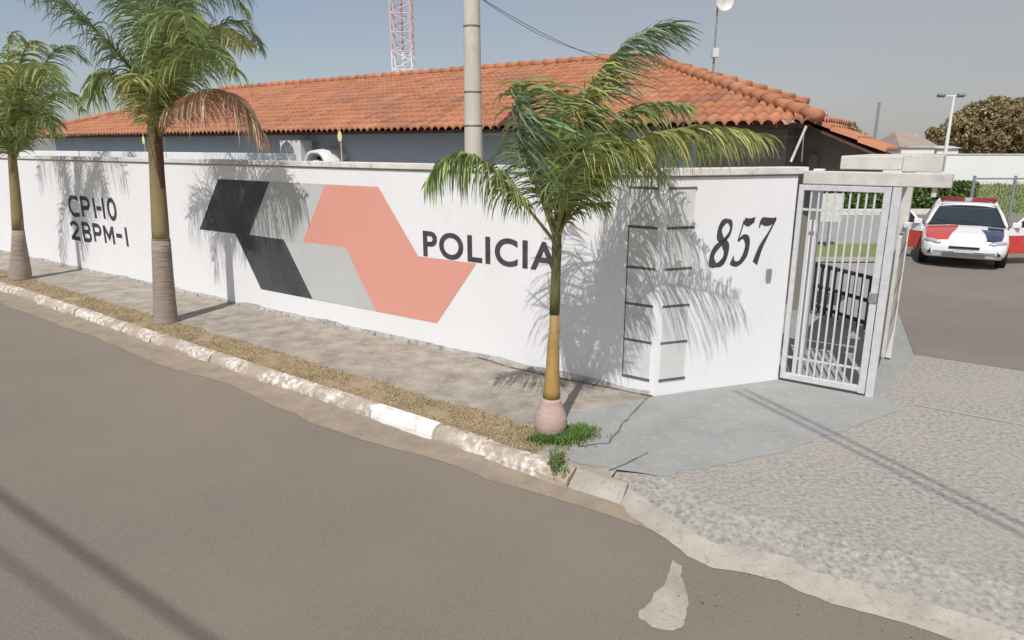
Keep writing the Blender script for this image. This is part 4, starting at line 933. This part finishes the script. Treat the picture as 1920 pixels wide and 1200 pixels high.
# --- leftmost palm
p1 = G(38, 524); Y1 = p1.y
palm1 = empty('palm_tree', p1, 'slender leaning palm with ringed pinkish trunk at the left edge', 'palm tree', 'palms planted along the kerb')
tx_ = at(24, 300, Y1).x - p1.x
def ax1(z): f = max(0, min(1.3, z / 2.3)); return p1 + Vector((tx_ * f ** .8, 0, z))
lathe_trunk(palm1, 'trunk', [(-.05, .20), (.05, .192), (.2, .178), (.45, .145), (.75, .115), (.95, .102)], ax1, 'trunk_low')
b = MB()
for i in range(9):
    z = .14 + i * .09; r_ = .194 - .103 * z; b.tube([ax1(z - .006), ax1(z + .006)], [r_ + .004, r_ + .002], 24)
b.build('leaf_scar_ring', M['trunk_low'], palm1)
lathe_trunk(palm1, 'crownshaft', [(.93, .099), (1.2, .096), (1.6, .086), (2.0, .077), (2.35, .068), (2.6, .05)], ax1, 'shaft')
F = lambda lst, **k: frond('frond', pxpath(lst, Y1), palm1, **{**dict(r0=.026, wd=.012), 'bare': .14, **k, 'n': int(k.get('n', 80) * 1.25), 'droop': k.get('droop', 1) * 1.3})
F([(24, 300, 0), (28, 200, -.2), (38, 120, -.3), (55, 80, -.4), (75, 85, -.4)], ll=.55, n=80, droop=1.1, mt='leaf_y')
F([(26, 300, 0), (55, 190, 0), (90, 110, 0), (125, 85, 0), (155, 110, 0)], ll=.55, n=80, droop=.9, mt='leaf_d', wind=Vector((.4, 0, 0)))
F([(26, 300, 0), (60, 220, -.1), (100, 175, -.2), (130, 175, -.2), (152, 205, -.2)], ll=.5, n=75, droop=1.1, mt='leaf')
F([(24, 300, 0), (10, 200, .2), (-20, 130, .3), (-60, 110, .4), (-100, 150, .4)], ll=.6, n=75, droop=1.1)
F([(24, 300, 0), (0, 230, -.2), (-40, 190, -.3), (-80, 200, -.3), (-110, 260, -.3)], ll=.6, n=75, droop=1.2, mt='leaf_d')
F([(25, 300, 0), (40, 190, -.6), (60, 130, -1.0), (80, 120, -1.3), (95, 150, -1.5)], ll=.62, n=80, droop=1.3)
F([(25, 300, 0), (22, 210, -.5), (10, 150, -.9), (5, 120, -1.2), (0, 140, -1.5)], ll=.62, n=80, droop=1.3, mt='leaf_y')
F([(25, 300, 0), (45, 210, .5), (70, 150, .9), (95, 140, 1.3), (115, 165, 1.5)], ll=.6, n=75, droop=1.2, mt='leaf_d')
F([(24, 300, 0), (18, 180, .2), (15, 90, .3), (25, 60, .35), (45, 75, .4)], ll=.55, n=70, droop=1.1)
F([(26, 305, 0), (50, 245, -.3), (75, 215, -.5), (95, 225, -.6), (105, 255, -.6)], ll=.5, n=70, droop=1.3)
F([(24, 305, 0), (5, 250, -.4), (-15, 225, -.6), (-35, 235, -.7), (-45, 260, -.7)], ll=.5, n=70, droop=1.3)

# grass tuft round the swollen base
b = MB()
for _ in range(1300):
    a = random.uniform(-2.6, .75); r_ = abs(random.gauss(.17, .07)); q = p3 + Vector((math.cos(a) * r_ * 1.15 + .05, math.sin(a) * r_ * .9 - .02, 0))
    blades(b, q, .055, .0045, 2, .018, 1.0, lambda: (random.uniform(.5, 1.3), random.uniform(.7, 1.4), random.uniform(.5, 1.1)))
for _ in range(220):
    q = G(1045 + random.gauss(0, 7), 868 + random.gauss(0, 10)); blades(b, q, .04, .004, 2, .01, 1)
tag(b.build('grass_tuft', M['green_blade'], recalc=False), 'bright green grass around the swollen base of the nearest palm', 'grass', kind='stuff')
b = MB()
for i in range(16):
    u = -.7 - i * .62 - random.random() * .3; blades(b, P(u, -.02, 0), .05, .003, 7, .02, .7)
tag(b.build('wall_weeds', M['green_blade'], recalc=False), 'small weeds growing along the foot of the white wall', 'weeds', kind='stuff')
# loose grit on the road and gutter
b = MB()
for i in range(420):
    u = random.uniform(-7, 3.2); D = Dk(min(u, 0)) - abs(random.gauss(0, .28)) - .03 - (.25 if u > .3 else 0) * u; r_ = random.uniform(.003, .011); c = P(u, D, ZR + r_ * .4)
    if u > .3: c = G(random.uniform(1100, 1900), random.uniform(930, 1190), 0) + CZ * .006
    vs = [b.vert(c + Vector((random.uniform(-1, 1), random.uniform(-1, 1), random.uniform(0, .8))) * r_) for _ in range(5)]
    b.face([vs[0], vs[1], vs[2]]); b.face([vs[0], vs[2], vs[3]]); b.face([vs[1], vs[2], vs[4]]); b.face([vs[0], vs[3], vs[1]])
tag(b.build('grit', M['sand']), 'loose grit and gravel scattered along the gutter and driveway', 'gravel', kind='stuff')

for o in bpy.data.objects:
    if '_o' in o: del o['_o']
